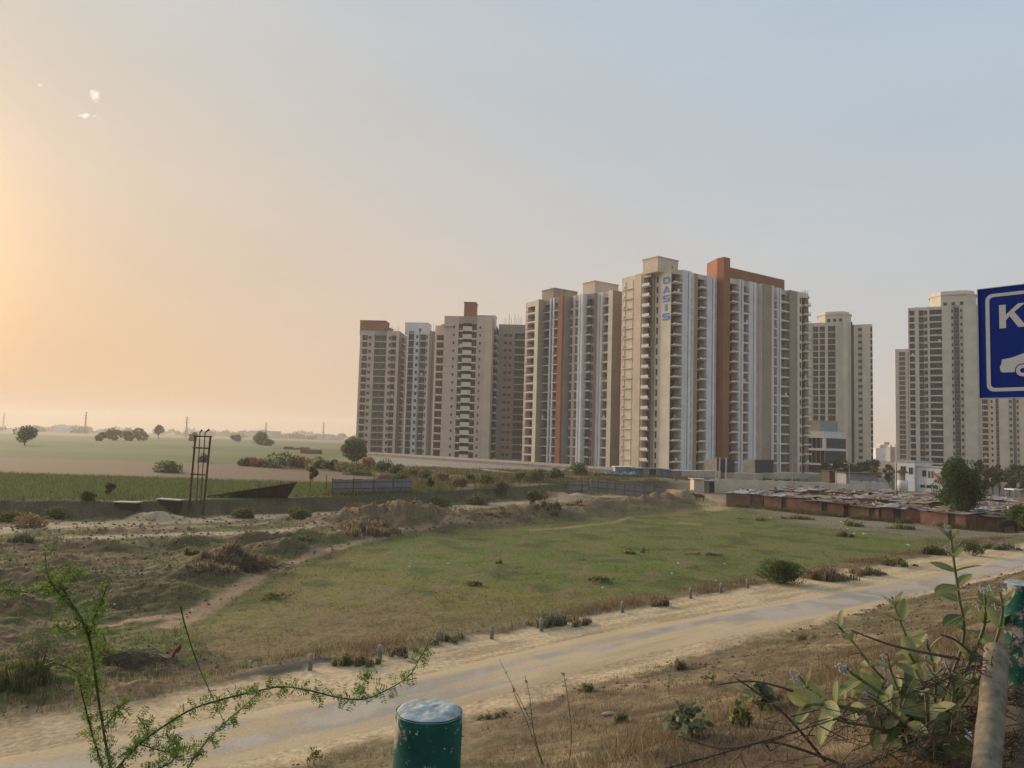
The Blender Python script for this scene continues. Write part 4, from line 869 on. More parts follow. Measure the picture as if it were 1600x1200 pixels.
for i, (px, dd, h, lab) in enumerate(((1307, 132, 5.2, 'grey lamp post with short arm left of maroon shelter'), (1327, 128, 6.2, 'grey lamp post with cream twin lamp beside the white hoarding'), (1239, 134, 6.2, 'thin grey lamp post behind the brick huts near terracotta building'), (1400.5, 122, 6.6, 'dark thin pole standing by the water tank'), (1394.5, 124, 4.5, 'rusty pole left of the water tank'), (1100.5, 126, 5.5, 'thin pale pole on the sandy ramp'))):
    a = PX(px, dd); r = thing('lamp_post' if 'lamp' in lab else 'pole', lab, 'lamp post' if 'lamp' in lab else 'pole', (a[0], a[1], -.3)); m = RUST if 'dark' in lab or 'rusty' in lab else CONC
    b = MB(); b.tube([(0, 0, 0), (0, 0, h)], [.09, .06], 6); b.build('shaft', m, r)
    if 'lamp' in lab:
        b = MB(); b.tube([(-.5 if 'twin' in lab else 0, 0, h - .05), (.7, 0, h + .1)], .035, 5); b.build('arm', m, r)
        for x in ((-.9, .7) if 'twin' in lab else (.6,)): b = MB(); b.box(x, x + .55, -.13, .13, h + .02, h + .16); b.build('lamp_head', CONCL, r)
# brick huts with patched roofs held down by junk
rr = random.Random(5); huts = 0
FRONT = [(1127, 787), (1180, 791), (1232, 796), (1300, 803), (1352, 808), (1400, 812), (1465, 819), (1545, 824), (1640, 829)]
fx = [G(a, b_, 0.0) for a, b_ in FRONT]
def along(q):
    L = [np.linalg.norm(fx[i + 1] - fx[i]) for i in range(len(fx) - 1)]
    for i, l in enumerate(L):
        if q <= l: return fx[i] + (fx[i + 1] - fx[i]) * q / l, (fx[i + 1] - fx[i])[:2] / l
        q -= l
    return None, None
TYRE = mat('old_rubber', (.03, .03, .03), .9, scale=3, var=.3); CLOTH = [mat('rag_red', (.30, .05, .06), .9, scale=4, var=.3), mat('rag_blue', (.10, .14, .28), .9, scale=4, var=.3), mat('rag_cream', (.55, .45, .34), .9, scale=4, var=.3)]
def hut(o, D, w, dp, h, label, grp, fwall=True):
    IN = np.array([-D[1], D[0]]); r = thing('brick_hut', label, 'hut', (o[0], o[1], -.3), math.atan2(D[1], D[0]) + rr.uniform(-.11, .11), grp)
    dx = rr.uniform(.25, .7) * w; dwid = .8; hf = h + .3
    if fwall:
        b = MB(); b.box(0, dx, 0, .2, -.2, hf); b.build('wall', BRICK, r); b = MB(); b.box(dx + dwid, w, 0, .2, -.2, hf); b.build('wall', BRICK, r)
        b = MB(); b.box(dx, dx + dwid, .02, .18, 1.75, hf - .01); b.build('lintel', BRICK, r); b = MB(); b.box(dx, dx + dwid, .1, .14, -.1, 1.74); b.build('door', rr.choice([TARP[2], TARP[3], SHEETD, SHEETD]), r)
    else: b = MB(); b.box(0, w, 0, .2, -.2, hf); b.build('wall', BRICK, r)
    b = MB(); b.box(0, .2, .21, dp, -.2, hf - .02); b.build('wall', BRICK, r); b = MB(); b.box(w - .2, w, .21, dp, -.2, hf - .02); b.build('wall', BRICK, r); b = MB(); b.box(.21, w - .21, dp - .2, dp, -.2, hf + .1); b.build('wall', BRICK, r)
    n = rr.randint(3, 5); x = -.25
    for i in range(n):
        sw = (w + .5) / n * rr.uniform(1.0, 1.25); y1 = dp + rr.uniform(.0, .35); y0 = -rr.uniform(.1, .5); b = MB(); k = 5; zt = hf + .06 + .05 * (i % 2) + rr.uniform(0, .06); sl_ = rr.uniform(.05, .32)
        top, bot = [], []
        for j in range(k + 1):
            yy = y0 + (y1 - y0) * j / k; z = zt + sl_ * (yy / dp) + rr.uniform(-.045, .05)
            top.append(((x, yy, z), (x + sw, yy, z + rr.uniform(-.05, .05))))
        for j in range(k): b.quad(top[j][0], top[j][1], top[j + 1][1], top[j + 1][0])
        for j in range(k): b.quad(*[(p[0], p[1], p[2] - .03) for p in (top[j][0], top[j + 1][0], top[j + 1][1], top[j][1])])
        e0, e1 = top[0]; b.quad((e0[0], e0[1], e0[2] - .03), (e1[0], e1[1], e1[2] - .03), e1, e0)
        b.build('roof_sheet', rr.choices(TARP, (4, 3, 3, 4, 1.5))[0], r); x += (w + .3) / n
    for i in range(rr.randint(13, 20)):
        b = MB(); x, y = rr.uniform(0, w), rr.uniform(-.1, dp); z = hf + .16 + .28 * y / dp; k = rr.random()
        if k < .35: b.tube([(x, y, z), (x + rr.uniform(-1.4, 1.4), y + rr.uniform(-.5, .5), z + rr.uniform(.02, .3))], rr.uniform(.04, .09), 5); b.build('pole_weight', rr.choice([TARP[4], CONCL, TARP[0]]), r)
        elif k < .7: s_ = rr.uniform(.12, .3); b.box(x - s_, x + s_, y - s_ * .6, y + s_ * .6, z - .05, z + rr.uniform(.08, .25)); b.build('brick_weight', rr.choice([BRICK, CONCL, TARP[1], TARP[3]]), r)
        else:
            s_ = rr.uniform(.3, .6); V = [(x + s_ * rr.uniform(.6, 1.2) * math.cos(a), y + s_ * rr.uniform(.6, 1.2) * math.sin(a), z - .04) for a in np.linspace(0, 6.28, 7)[:-1]]
            for q in range(6): b.poly([V[q], V[(q + 1) % 6], (x, y, z + .16)])
            b.build('rag', rr.choice(CLOTH + TARP + TARP), r)
    return r
q = 0.0; row = 0; k = 0; nf = -1
for row, back in enumerate((0.0, 6.0, 12.0, 18.5)):
    q = 0.3 + row * 1.1
    while True:
        o, D = along(q)
        if o is None: break
        w = rr.uniform(4.2, 6.2); IN = np.array([-D[1], D[0]]); oo = o[:2] + IN * (back + rr.uniform(-.3, 1.5))
        pxx = 800 + FPX * oo[0] / oo[1]
        gap = (row == 0 and 1228 < pxx < 1236)
        if not (row > 0 and pxx < 1150 + row * 26) and not gap:
            nf = nf + 1 if row == 0 else nf
            lab = (('leftmost', 'second', 'third', 'fourth', 'fifth', 'sixth', 'seventh', 'eighth', 'ninth', 'tenth', 'eleventh', 'twelfth', 'thirteenth')[min(nf, 12)] + ' brick hut from the left in the row facing the meadow', 'low patched-roof hut in the second row of the brick settlement', 'low patched-roof hut in the third row of the brick settlement', 'low patched-roof hut in the rearmost row by the hoarding')[row]
            hut(oo, D, w - .15, rr.uniform(4.6, 5.6), rr.uniform(1.05, 1.5) + (0, .28, .45, .55)[row], lab, ('front row huts', 'second row huts', 'third row huts', 'rear row huts')[row], row == 0)
        q += w + (rr.uniform(.0, .3) if row == 0 else rr.uniform(.4, 1.2))
r = sheet_run('sheet_fence', 'low grey wall of sheets behind the huts right of the dark green tree', [lv(1510, 122, -.3), lv(1620, 112, -.3)], 12, 2.2, SHEET, posts=False, rail=False)
for i, px in enumerate((1583, 1597)):
    a = PX(px, 128); r = thing('shelter', ('left', 'right')[i] + ' of two small white flat-roofed shelters beyond the huts', 'shelter', (a[0], a[1], -.2), group='white shelters')
    b = MB(); b.box(0, 2.6, 0, 2.5, 2.5, 2.68); b.build('roof', WHITE, r)
    for x in (.1, 2.4):
        for y in (.1, 2.3): b = MB(); b.box(x, x + .1, y, y + .1, -.3, 2.499); b.build('post', CONC, r)
# ruined brick walls far out in the fields
for (x0, x1, py, h, lab) in ((469, 491, 708.5, 1.9, 'low ruined brick building with white patch far out in the fields'), (443, 466, 702, 1.3, 'small brick ruin left of the field building')):
    g = G(x0, py, 1.1); g2 = G(x1, py, 1.1); w = np.linalg.norm(g2 - g); r = thing('brick_ruin', lab, 'ruin', g)
    rq = random.Random(x0); n = 3 if w < 20 else 6
    for i in range(n): b = MB(); b.box(i * w / n, (i + 1) * w / n - .1, 0, 3 if w < 20 else .6, -.3, h * rq.uniform(.7, 1.15)); b.build('wall', BRICK, r)
    if x0 == 469: b = MB(); b.box(w * .55, w * .9, -.3, 2, h + .1, h + .35); b.build('roof', WHITE, r)
# distant masts and low far-off houses in the haze
def mast(px, d, h, label):
    a = PX(px, d); r = thing('lattice_mast', label, 'mast', (a[0], a[1], 1), group='distant masts'); b = MB()
    for i in range(4):
        c, s_ = math.cos(i * 1.571 + .78), math.sin(i * 1.571 + .78); b.tube([(c * 2.4, s_ * 2.4, 0), (c * .9, s_ * .9, h * .6), (c * .3, s_ * .3, h)], .28, 4)
    for k in range(6):
        z = h * (.1 + .15 * k); w = np.interp(z, [0, h * .6, h], [2.4, .9, .3]) * .75; w2 = np.interp(z + h * .12, [0, h * .6, h], [2.4, .9, .3]) * .75
        b.tube([(-w, -w, z), (w2, -w2, z + h * .12)], .16, 4); b.tube([(w, -w, z), (-w2, -w2, z + h * .12)], .16, 4)
    for z, w in ((h * .72, 5), (h * .84, 4), (h * .95, 3)): b.tube([(-w, 0, z), (w, 0, z + .2)], .22, 4)
    b.build('lattice', RUST, r)
for (px, d, h, lab) in ((133, 1250, 36, 'distant lattice mast above the far tree clump on the left'), (291, 1150, 31, 'distant lattice mast behind the rusty steel frame'), (415, 1300, 28, 'distant lattice mast left of the small round tree'), (505, 1400, 33, 'distant lattice mast nearest the leftmost tower'), (5, 1700, 40, 'very distant faint mast at the left edge of the fields')): mast(px, d, h, lab)
rq = random.Random(9)
for i in range(34):
    px = rq.uniform(-40, 560) if i < 26 else rq.uniform(1366, 1402); d = rq.uniform(1500, 2400) if i < 26 else rq.uniform(620, 900); a = PX(px, d); w, h = rq.uniform(12, 34) * (1.7 if i < 26 else 1), rq.uniform(4, 16 if i < 26 else 15)
    r = thing('far_house', 'tiny flat-roofed house far off in the haze at the horizon' if i < 26 else 'low far house in the gap between the estate towers', 'house', (a[0], a[1], .8), group='far houses at the horizon' if i < 26 else 'far houses in the gap')
    b = MB(); b.box(0, w, 0, 8, -.5, h); b.build('wall', rq.choice([WM['stone'], WM['beige'], WM['white'], WM['grey']]), r); b = MB(); b.box(w * .2, w * .5, 1, 6, h, h + 2.5); b.build('roof_room', WM['stone'], r)
# ---------------------------------------------------------------- plants
def leafmat(name, c, isl=.45, trans=.45, var=.3): return mat(name, tuple(x * 1.55 for x in c), .7, scale=1.2, var=var, island=isl, coord='World', trans=trans, spec=.2)
LG = dict(dark=leafmat('leaf_dark', (.045, .075, .022)), mid=leafmat('leaf_mid', (.068, .092, .030)), olive=leafmat('leaf_olive', (.095, .10, .038)), dry=leafmat('leaf_dry', (.16, .115, .06)), rust=leafmat('leaf_rust', (.17, .088, .05)), grey=leafmat('leaf_greygreen', (.11, .12, .07)), pale=leafmat('leaf_pale', (.17, .18, .10)))
STRAW = leafmat('straw', (.185, .142, .085), .5, .5); BROWNG = leafmat('brown_grass', (.112, .083, .052), .5, .5); GRASS = leafmat('meadow_grass', (.098, .105, .027), .4, .5); CROP = leafmat('crop_green', (.070, .092, .033), .4, .5); MIXG = leafmat('scrub_grass', (.078, .070, .032), .55, .5)
BARK = mat('bark', (.105, .078, .055), .95, scale=5, var=.4); TWIG = mat('twig', (.10, .07, .05), .95, scale=6, var=.4); GSTEM = mat('green_stem', (.16, .17, .085), .8, scale=8, var=.3)
def quads_at(C, size, elong=1.6, droop=0.0, seed=0, flat=0.0):
    g = np.random.default_rng(seed); n = len(C); sz = size * g.uniform(.6, 1.35, n)
    A = g.normal(size=(n, 3)); A[:, 2] = A[:, 2] * (1 - flat) - droop; A /= np.linalg.norm(A, axis=1)[:, None] + 1e-9
    B = np.cross(A, g.normal(size=(n, 3))); B /= np.linalg.norm(B, axis=1)[:, None] + 1e-9
    a, b = A * (sz * elong / 2)[:, None], B * (sz / 2)[:, None]
    V = np.stack([C - a, C + b * .9, C + a, C - b * .9], 1).reshape(-1, 3); return V, np.arange(4 * n).reshape(-1, 4)
def crown_points(lobes, n, seed, shell=.55):
    """points thrown into the outer part of overlapping lobes: uneven outline, gaps between the lobes"""
    g = np.random.default_rng(seed); w = np.array([l[3] * l[4] * l[5] for l in lobes]) ** .67; k = g.choice(len(lobes), n, p=w / w.sum()); L = np.array(lobes)[k]
    D = g.normal(size=(n, 3)); D /= np.linalg.norm(D, axis=1)[:, None]; r = shell + (1.08 - shell) * g.random(n) ** .6
    return L[:, :3] + D * L[:, 3:6] * r[:, None]
def make_lobes(w, h, z0, n, seed, fl=.7, sh=.30):
    g = random.Random(seed); L = []
    for i in range(n):
        a = g.uniform(0, 6.28); q = math.sqrt(g.random()); t = g.random(); zz = z0 + h * (.16 + .7 * t); ww = w / 2 * math.sin(math.pi * (.15 + .75 * t)) ** .6 * .72
        s_ = w * sh * g.uniform(.55, 1.1) * .5; L.append((q * ww * math.cos(a), q * ww * math.sin(a), zz, s_, s_, s_ * fl))
    return L
def tree(name, label, base, w, h, lm, n, leaf, trunk=.25, seed=1, lobes=14, group=None, cat='tree', sh=.55, droop=.2, fl=.75, trunk_r=None, bare=False):
    r = thing(name, label, cat, base, group=group); tz = h * trunk; L = make_lobes(w, h - tz, tz, lobes, seed, fl, sh); rr_ = trunk_r or max(.05, w * .03); b = MB(); g = random.Random(seed)
    if cat == 'tree':
        top = (g.uniform(-.05, .05) * w, 0, tz + (h - tz) * .45); b.tube([(0, 0, -.3), (g.uniform(-.02, .02) * w, 0, tz * .6), top], [rr_ * 1.3, rr_, rr_ * .5], 7)
        for l in L[:8]: b.tube([(0, 0, tz * .8), ((l[0]) * .5, l[1] * .5, tz * .8 + (l[2] - tz * .8) * .6), (l[0], l[1], l[2])], [rr_ * .55, rr_ * .35, rr_ * .12], 5)
        b.build('trunk', BARK, r)
    else:
        for l in L[:6]: b.tube([(l[0] * .1, l[1] * .1, -.1), (l[0] * .7, l[1] * .7, l[2] * .6), (l[0], l[1], l[2])], [rr_ * .5, rr_ * .3, rr_ * .1], 4)
        b.build('stems', BARK, r)
    C = crown_points(L, n, seed); C[:, 2] = np.maximum(C[:, 2], .03)
    mobj('crown' if cat == 'tree' else 'foliage', np_mesh('crown', *quads_at(C, leaf, 1.6, droop, seed), LG[lm]), r); return r
def tree_px(name, label, pxc, py, wpx, hpx, lm, n, leaf_px=1.6, z=None, depth=None, **k):
    if depth is None: g = G(pxc, py, 1.1 if z is None else z)
    else: q = PX(pxc, depth); g = np.array([q[0], q[1], 0 if z is None else z])
    d = g[1]
    if d < 170: g[2] = Z(g[0], g[1])
    s_ = d / FPX; return tree(name, label, g, wpx * s_, hpx * s_, lm, n, leaf_px * 1.56 * s_, **k)
TUFTM = {'leaf_dry': leafmat('tuft_dry', (.155, .122, .078), .55, .5), 'leaf_olive': leafmat('tuft_olive', (.125, .125, .052), .5, .5), 'leaf_greygreen': leafmat('tuft_grey', (.145, .15, .09), .5, .5)}
def tuft(name, label, base, w, h, m, n, seed, group=None, wid=.012, cat='bush'):
    m = TUFTM.get(m.name, m)
    """a clump of thin upright stalks with a ragged top"""
    r = thing(name, label, cat, base, group=group); g = np.random.default_rng(seed); k = max(3, n // 60); cx_, cy_ = g.normal(0, w * .24, k), g.normal(0, w * .16, k); i = g.integers(0, k, n)
    X, Y = cx_[i] + g.normal(0, w * .05, n), cy_[i] + g.normal(0, w * .05, n); fall = np.exp(-(X / (w * .5)) ** 2); H = h * (.35 + .65 * g.random(k)[i]) * g.uniform(.35, 1.05, n) * (.4 + .6 * fall); a = g.uniform(0, 6.283, n); q = g.uniform(.05, .55, n) * H; b_ = g.uniform(0, 6.283, n); ww = wid * g.uniform(.6, 1.4, n)
    zb = height(X + base[0], Y + base[1]) - base[2] - .02; mid = np.stack([X + np.cos(a) * q * .4, Y + np.sin(a) * q * .4, zb + H * .55], 1); o = np.stack([np.cos(b_) * ww, np.sin(b_) * ww, 0 * ww], 1)
    V = np.stack([np.stack([X, Y, zb], 1) - o * .6, np.stack([X, Y, zb], 1) + o * .6, mid + o, mid - o, np.stack([X + np.cos(a) * q, Y + np.sin(a) * q, zb + H], 1)], 1).reshape(-1, 3); I = 5 * np.arange(n)
    mobj('stalks', np_mesh('stalks', V, np.stack([np.concatenate([I, I + 3]), np.concatenate([I + 1, I + 2]), np.concatenate([I + 2, I + 4]), np.concatenate([I + 3, I + 4])], 1)[:n], m), r)
    nl = n // 3; C = np.stack([X, Y, zb + H * g.uniform(.4, 1.0, n)], 1)[:nl]; mobj('leaves', np_mesh('leaves', *quads_at(C, wid * 3.2, 1.8, 0, seed), m), r); return r
def sprig(name, label, base, w, h, m, stems, leaf, seed, group=None, cat='weed'):
    """loose weed: thin stems fanning from one root, small leaves set along them"""
    r = thing(name, label, cat, base, group=group); g = random.Random(seed); b = MB(); C = []
    for i in range(stems):
        a = g.uniform(0, 6.28); q = g.random() ** .7 * w * .5; hh = h * g.uniform(.5, 1.05) * (1 - .4 * (q / (w * .5 + 1e-6)) ** 2); tip = Vector((q * math.cos(a), q * math.sin(a), hh)); mid = Vector((tip.x * .35, tip.y * .35, hh * .6)); b.tube([(0, 0, -.03), mid, tip], [leaf * .05, leaf * .04, leaf * .02], 3, cap=False)
        for k in range(g.randint(5, 10)):
            t = g.uniform(.3, 1.0); p = mid.lerp(tip, (t - .3) / .7) if t > .3 else mid; C.append(tuple(p + Vector((g.gauss(0, 1), g.gauss(0, 1), g.gauss(0, .6))) * leaf * .5))
    b.build('stems', GSTEM, r); mobj('leaves', np_mesh('leaves', *quads_at(np.array(C), leaf, 1.7, .1, seed, .4), LG[m]), r); return r
# single trees and bushes of the plain
tree_px('tree', 'dense dark green tree standing before the brick huts', 1498, 821, 66, 108, 'dark', 17000, 1.4, z=-.2, trunk=.06, seed=3, lobes=44, sh=.46, droop=.6, fl=1.15)
tree_px('tree', 'bushy round green tree at the foot of the leftmost tower', 551, 724, 44, 37, 'mid', 3200, 1.5, trunk=.08, seed=4, lobes=18)
tree_px('tree', 'lone round dark tree in the fields at far left', 38, 695.5, 31, 27, 'dark', 1500, 1.5, trunk=.28, seed=5, lobes=14)
tree_px('tree', 'irregular tall tree with open crown, in the middle of the far fields', 247, 687, 15, 24, 'dark', 500, 1.6, trunk=.22, seed=6, lobes=6)
for i, (x, y, w, h, lab) in enumerate(((158, 689, 18, 12, 'low tree at the left end of the far clump'), (176, 688.5, 22, 20, 'tallest round tree of the far clump'), (196, 688.5, 22, 16, 'middle tree of the far clump'), (216, 688, 28, 17, 'wide spreading tree at the right of the far clump'), (302, 691, 12, 15, 'faint tree behind the rusty steel frame'), (369, 690.5, 15, 11, 'small round tree right of the steel frame'), (407, 696, 30, 17, 'rounded tree in the fields before the leftmost tower'), (421, 696.5, 14, 9, 'low bush right of the rounded field tree'))):
    tree_px('tree', lab, x, y, w, h, 'dark', 700, 1.6, trunk=.1, seed=10 + i, lobes=9, group='trees in the fields')
rq = random.Random(3)
for i in range(46):
    px = rq.uniform(-60, 556); tree_px('far_tree', 'tiny hazy tree in the tree line along the horizon', px, 0, rq.uniform(10, 34), rq.uniform(3.5, 8.5), 'mid', 160, 1.7, depth=rq.uniform(1400, 2600), z=1.0, trunk=.05, seed=100 + i, lobes=7, group='horizon tree line', fl=.6)
tree_px('tree', 'dark broad tree touching the left edge of leftmost tower', 556, 697, 26, 18, 'mid', 700, 1.6, trunk=.08, seed=201, lobes=9, depth=480, z=1)
# scrub in front of the towers
SCR = [(435, 731, 48, 17, 'mid'), (404, 729, 30, 13, 'rust'), (385, 728, 30, 12, 'olive'), (466, 731, 40, 12, 'rust'), (500, 732, 36, 12, 'olive'), (518, 735, 30, 14, 'mid'), (540, 737, 40, 12, 'dry'), (575, 735, 34, 18, 'rust'), (600, 738, 40, 16, 'mid'), (622, 742, 34, 12, 'olive'), (645, 744, 40, 10, 'dry'), (665, 748, 30, 10, 'olive'), (560, 742, 60, 10, 'olive'),
       (690, 752, 30, 10, 'dry'), (672, 762, 16, 16, 'mid'), (735, 752, 20, 15, 'mid'), (762, 757, 34, 12, 'olive'), (780, 764, 24, 16, 'grey'), (812, 752, 30, 14, 'olive'), (838, 752, 40, 14, 'olive'), (870, 748, 30, 12, 'mid'), (903, 742, 34, 14, 'mid'), (264, 738, 46, 11, 'mid'), (488, 752, 18, 24, 'mid'), (170, 773, 16, 22, 'olive'), (318, 722, 20, 14, 'grey'), (830, 775, 16, 20, 'olive'), (720, 760, 24, 12, 'dry'), (600, 752, 30, 9, 'dry'), (630, 754, 26, 10, 'mid'), (90, 786, 40, 14, 'olive'), (140, 782, 30, 12, 'mid'), (20, 788, 46, 12, 'olive'), (380, 788, 40, 12, 'olive'), (560, 780, 34, 10, 'dry'), (640, 776, 40, 12, 'olive'), (690, 774, 40, 10, 'mid'), (750, 772, 44, 12, 'olive'), (840, 766, 40, 12, 'mid'), (50, 798, 50, 14, 'dry'), (470, 790, 40, 10, 'olive'), (1560, 745, 1, 1, 'mid')][:-1]
NAMES = {'mid': 'green', 'rust': 'reddish dry', 'olive': 'olive', 'dry': 'straw coloured', 'grey': 'grey-green'}
PLACE = lambda x: ('left of the rusty frame' if x < 300 else 'beyond the fallen hoarding' if x < 480 else 'behind the lone sheet fence' if x < 650 else 'among the thin fence posts' if x < 800 else 'by the creeper-grown sheet panel')
cnt = {}
for i, (x, y, w, h, m) in enumerate(SCR):
    lab = '%s scrub bush %s' % (NAMES[m], PLACE(x)); tree_px('bush', lab, x, y, w, h, m, int(500 + w * 16), 1.3, trunk=.02, seed=300 + i, lobes=10, cat='bush', group=lab + ' group', fl=.8)
# bare crooked tree by the podium wall
g = gp(790, 764); r = thing('bare_tree', 'thin leafless crooked tree by the wire fence', 'tree', g)
def twigs(b, p, d, l, rad_, depth, g):
    p = Vector(p); d = Vector(d).normalized(); q = p + d * l; m = p + d * l * .5 + Vector((g.uniform(-.1, .1), g.uniform(-.1, .1), g.uniform(-.05, .05))) * l
    b.tube([p, m, q], [rad_, rad_ * .85, rad_ * .65], 4, cap=False)
    if depth > 0:
        for _ in range(g.choice((2, 2, 3))): twigs(b, q if g.random() < .6 else m, d + Vector((g.uniform(-.8, .8), g.uniform(-.8, .8), g.uniform(-.3, .6))), l * g.uniform(.55, .85), rad_ * .6, depth - 1, g)
b = MB(); twigs(b, (0, 0, -.2), (.15, 0, 1), 1.7, .07, 4, random.Random(8)); b.build('trunk', BARK, r)
# trees by the estate towers
rq = random.Random(12)
for i in range(9):
    x = 1290 + i * 13.5 + rq.uniform(-4, 4); tree_px('tree', 'small thin street tree before the octagonal-crowned estate tower', x, 0, rq.uniform(14, 22), rq.uniform(26, 38), rq.choice(['olive', 'mid', 'grey']), 800, 1.2, depth=rq.uniform(185, 225), z=-.3, trunk=.10, seed=400 + i, lobes=16, sh=.4, fl=1.0, group='street trees by the estate')
for i in range(13):
    x = 1478 + i * 10.5 + rq.uniform(-4, 4); tree_px('tree', 'thin grey-green tree in the row beyond the huts on the right', x, 0, rq.uniform(16, 26), rq.uniform(44, 58), rq.choice(['grey', 'olive', 'mid']), 1100, 1.2, depth=rq.uniform(150, 190), z=-.3, trunk=.08, seed=420 + i, lobes=20, sh=.38, fl=1.1, group='tree row beyond the huts')
tree_px('bush', 'leafy green bush at the right edge beside the huts', 1606, 842, 52, 54, 'mid', 5000, 1.5, z=-.2, trunk=.03, seed=450, lobes=16, cat='bush')
tree_px('bush', 'dense green thorn bush on the far verge of the road', 1222, 914, 90, 36, 'mid', 6500, 1.1, z=-.1, trunk=.02, seed=451, lobes=46, cat='bush', fl=.6, sh=.30)
g = T(1290, 905); s_ = g[1] / FPX; tuft('bush', 'dry grey bush right of the green thorn bush on the verge', g, 80 * s_, 38 * s_, LG['dry'], 1800, 452, None, .5 * s_)
# loose weeds and shrubs of verge and waste ground
WEED = [(866, 978, 46, 44, 'grey'), (905, 974, 36, 24, 'dry'), (543, 1040, 26, 36, 'olive'), (565, 1036, 34, 32, 'dry'), (625, 1022, 40, 26, 'dry'), (700, 1002, 40, 26, 'grey'), (1032, 946, 34, 22, 'dry'), (1345, 897, 40, 28, 'dry'), (1400, 884, 36, 26, 'olive'), (1460, 866, 40, 30, 'olive'), (1520, 868, 36, 24, 'mid'), (1560, 858, 40, 24, 'grey'),
        (83, 868, 46, 36, 'pale'), (35, 848, 30, 40, 'grey'), (370, 876, 56, 30, 'dry'), (340, 892, 50, 22, 'dry'), (575, 832, 60, 30, 'dry'), (470, 846, 30, 16, 'olive'), (780, 880, 10, 14, 'olive'), (985, 865, 26, 12, 'olive'), (1316, 838, 22, 18, 'olive'), (1110, 868, 40, 10, 'dry'), (1005, 860, 26, 8, 'dry'), (60, 1050, 110, 60, 'mid'), (20, 1070, 70, 70, 'olive'), (150, 1030, 70, 26, 'olive'),
        (300, 868, 18, 28, 'olive'), (850, 792, 40, 20, 'dry'), (905, 790, 36, 14, 'dry'), (760, 806, 36, 16, 'dry'), (1180, 812, 40, 10, 'dry'), (1250, 812, 36, 12, 'dry'), (1330, 822, 40, 14, 'olive'), (1410, 826, 50, 16, 'olive'), (430, 935, 60, 9, 'mid'), (740, 915, 30, 6, 'mid'), (940, 910, 60, 8, 'mid')]
WPL = lambda x, y: ('on the near left waste ground' if x < 260 and y > 960 else 'on the left spoil hummocks' if x < 500 and y < 920 else 'along the far verge of the road' if y > 1110 - .19 * x - 40 and y > 850 else 'by the brick huts' if x > 1150 and y < 840 else 'on the spoil heaps' if y < 840 else 'in the open meadow')
for i, (x, y, w, h, m) in enumerate(WEED):
    lab = '%s weed clump %s' % ({'mid': 'green', 'olive': 'olive', 'dry': 'dry brown', 'grey': 'grey-green', 'pale': 'pale leafed'}[m], WPL(x, y)); g = T(x, y); s_ = g[1] / FPX
    if m in ('dry', 'olive', 'grey'): tuft('weed_clump', lab, g, w * s_ * 1.5, h * s_ * .95, LG[m], int(110 + w * h * .6), 500 + i, lab + ' group', .55 * s_)
    elif m == 'pale' or h < 16: sprig('weed_clump', lab, g, w * s_, h * s_, 'pale' if m == 'pale' else 'olive', 34, 2.6 * s_, 500 + i, lab + ' group', 'bush')
    else: tree('weed_clump', lab, g, w * s_, h * s_, m, int(900 + w * h * .6), 1.5 * s_ * (1.5 if m == 'pale' else 1), .02, 500 + i, 16, lab + ' group', 'bush', .5, .0, .7)
# grass: blades are beyond counting
def blades(name, label, X, Y, hmin, hmax, wid, m, seed, lean=.5, clump=None):
    g = np.random.default_rng(seed); n = len(X); Zb = height(X, Y); h = g.uniform(hmin, hmax, n) * g.uniform(.6, 1.1, n); a = g.uniform(0, 6.283, n); q = g.uniform(0, lean, n) * h; b_ = g.uniform(0, 6.283, n); w = wid * g.uniform(.6, 1.4, n)
    B0 = np.stack([X - np.cos(b_) * w, Y - np.sin(b_) * w, Zb - .02], 1); B1 = np.stack([X + np.cos(b_) * w, Y + np.sin(b_) * w, Zb - .02], 1); TT_ = np.stack([X + np.cos(a) * q, Y + np.sin(a) * q, Zb + h], 1)
    V = np.stack([B0, B1, TT_], 1).reshape(-1, 3); o = mobj(name, np_mesh(name, V, np.arange(3 * n).reshape(-1, 3), m)); return tag(o, label, 'grass', kind='stuff')
def scatter(n, s0, s1, t0, t1, keep, seed, power=1.0):
    """random plan points in road coordinates, thinning with distance"""
    g = np.random.default_rng(seed); S = g.uniform(s0, s1, n * 3); T_ = t0 + (t1 - t0) * g.random(n * 3) ** power; X, Y = S * NV[0] + T_ * TV[0], S * NV[1] + T_ * TV[1]
    vis = (Y > 1) & (np.abs(X / np.maximum(Y, .1)) < .85); k = vis & keep(X, Y, S, T_, g); return X[k][:n], Y[k][:n]
def clumpy(X, Y, sc_, lo, hi, seed): return sstep(lo, hi, fbm(X, Y, sc_, 3, seed, .6))
X, Y = scatter(80000, 3.2, 18.2, -14, 70, lambda x, y, s, t, g: g.random(len(x)) < clumpy(x, y, 1.4, .46, .64, 2) * .9 + .03, 1, 1.5); blades('dry_grass', 'dry brown grass on the near roadside bank', X, Y, .05, .20, .006, BROWNG, 1, .9)
X, Y = scatter(26000, 3.2, 17.6, -14, 70, lambda x, y, s, t, g: g.random(len(x)) < clumpy(x, y, 2.2, .54, .70, 4), 2, 1.5); blades('straw_grass', 'straw coloured grass tufts on the near roadside bank', X, Y, .06, .26, .005, STRAW, 2, 1.0)
X, Y = scatter(110000, 26, 110, -40, 110, lambda x, y, s, t, g: (poly_sd(x, y, MEADOW) > .2) & (g.random(len(x)) < (.25 + .75 * clumpy(x, y, 2.5, .42, .6, 6)) * np.clip(45 / np.hypot(x, y), .2, 1)), 3); blades('meadow_grass', 'short olive green grass covering the flat meadow', X, Y, .05, .17, .022, GRASS, 3, .9)
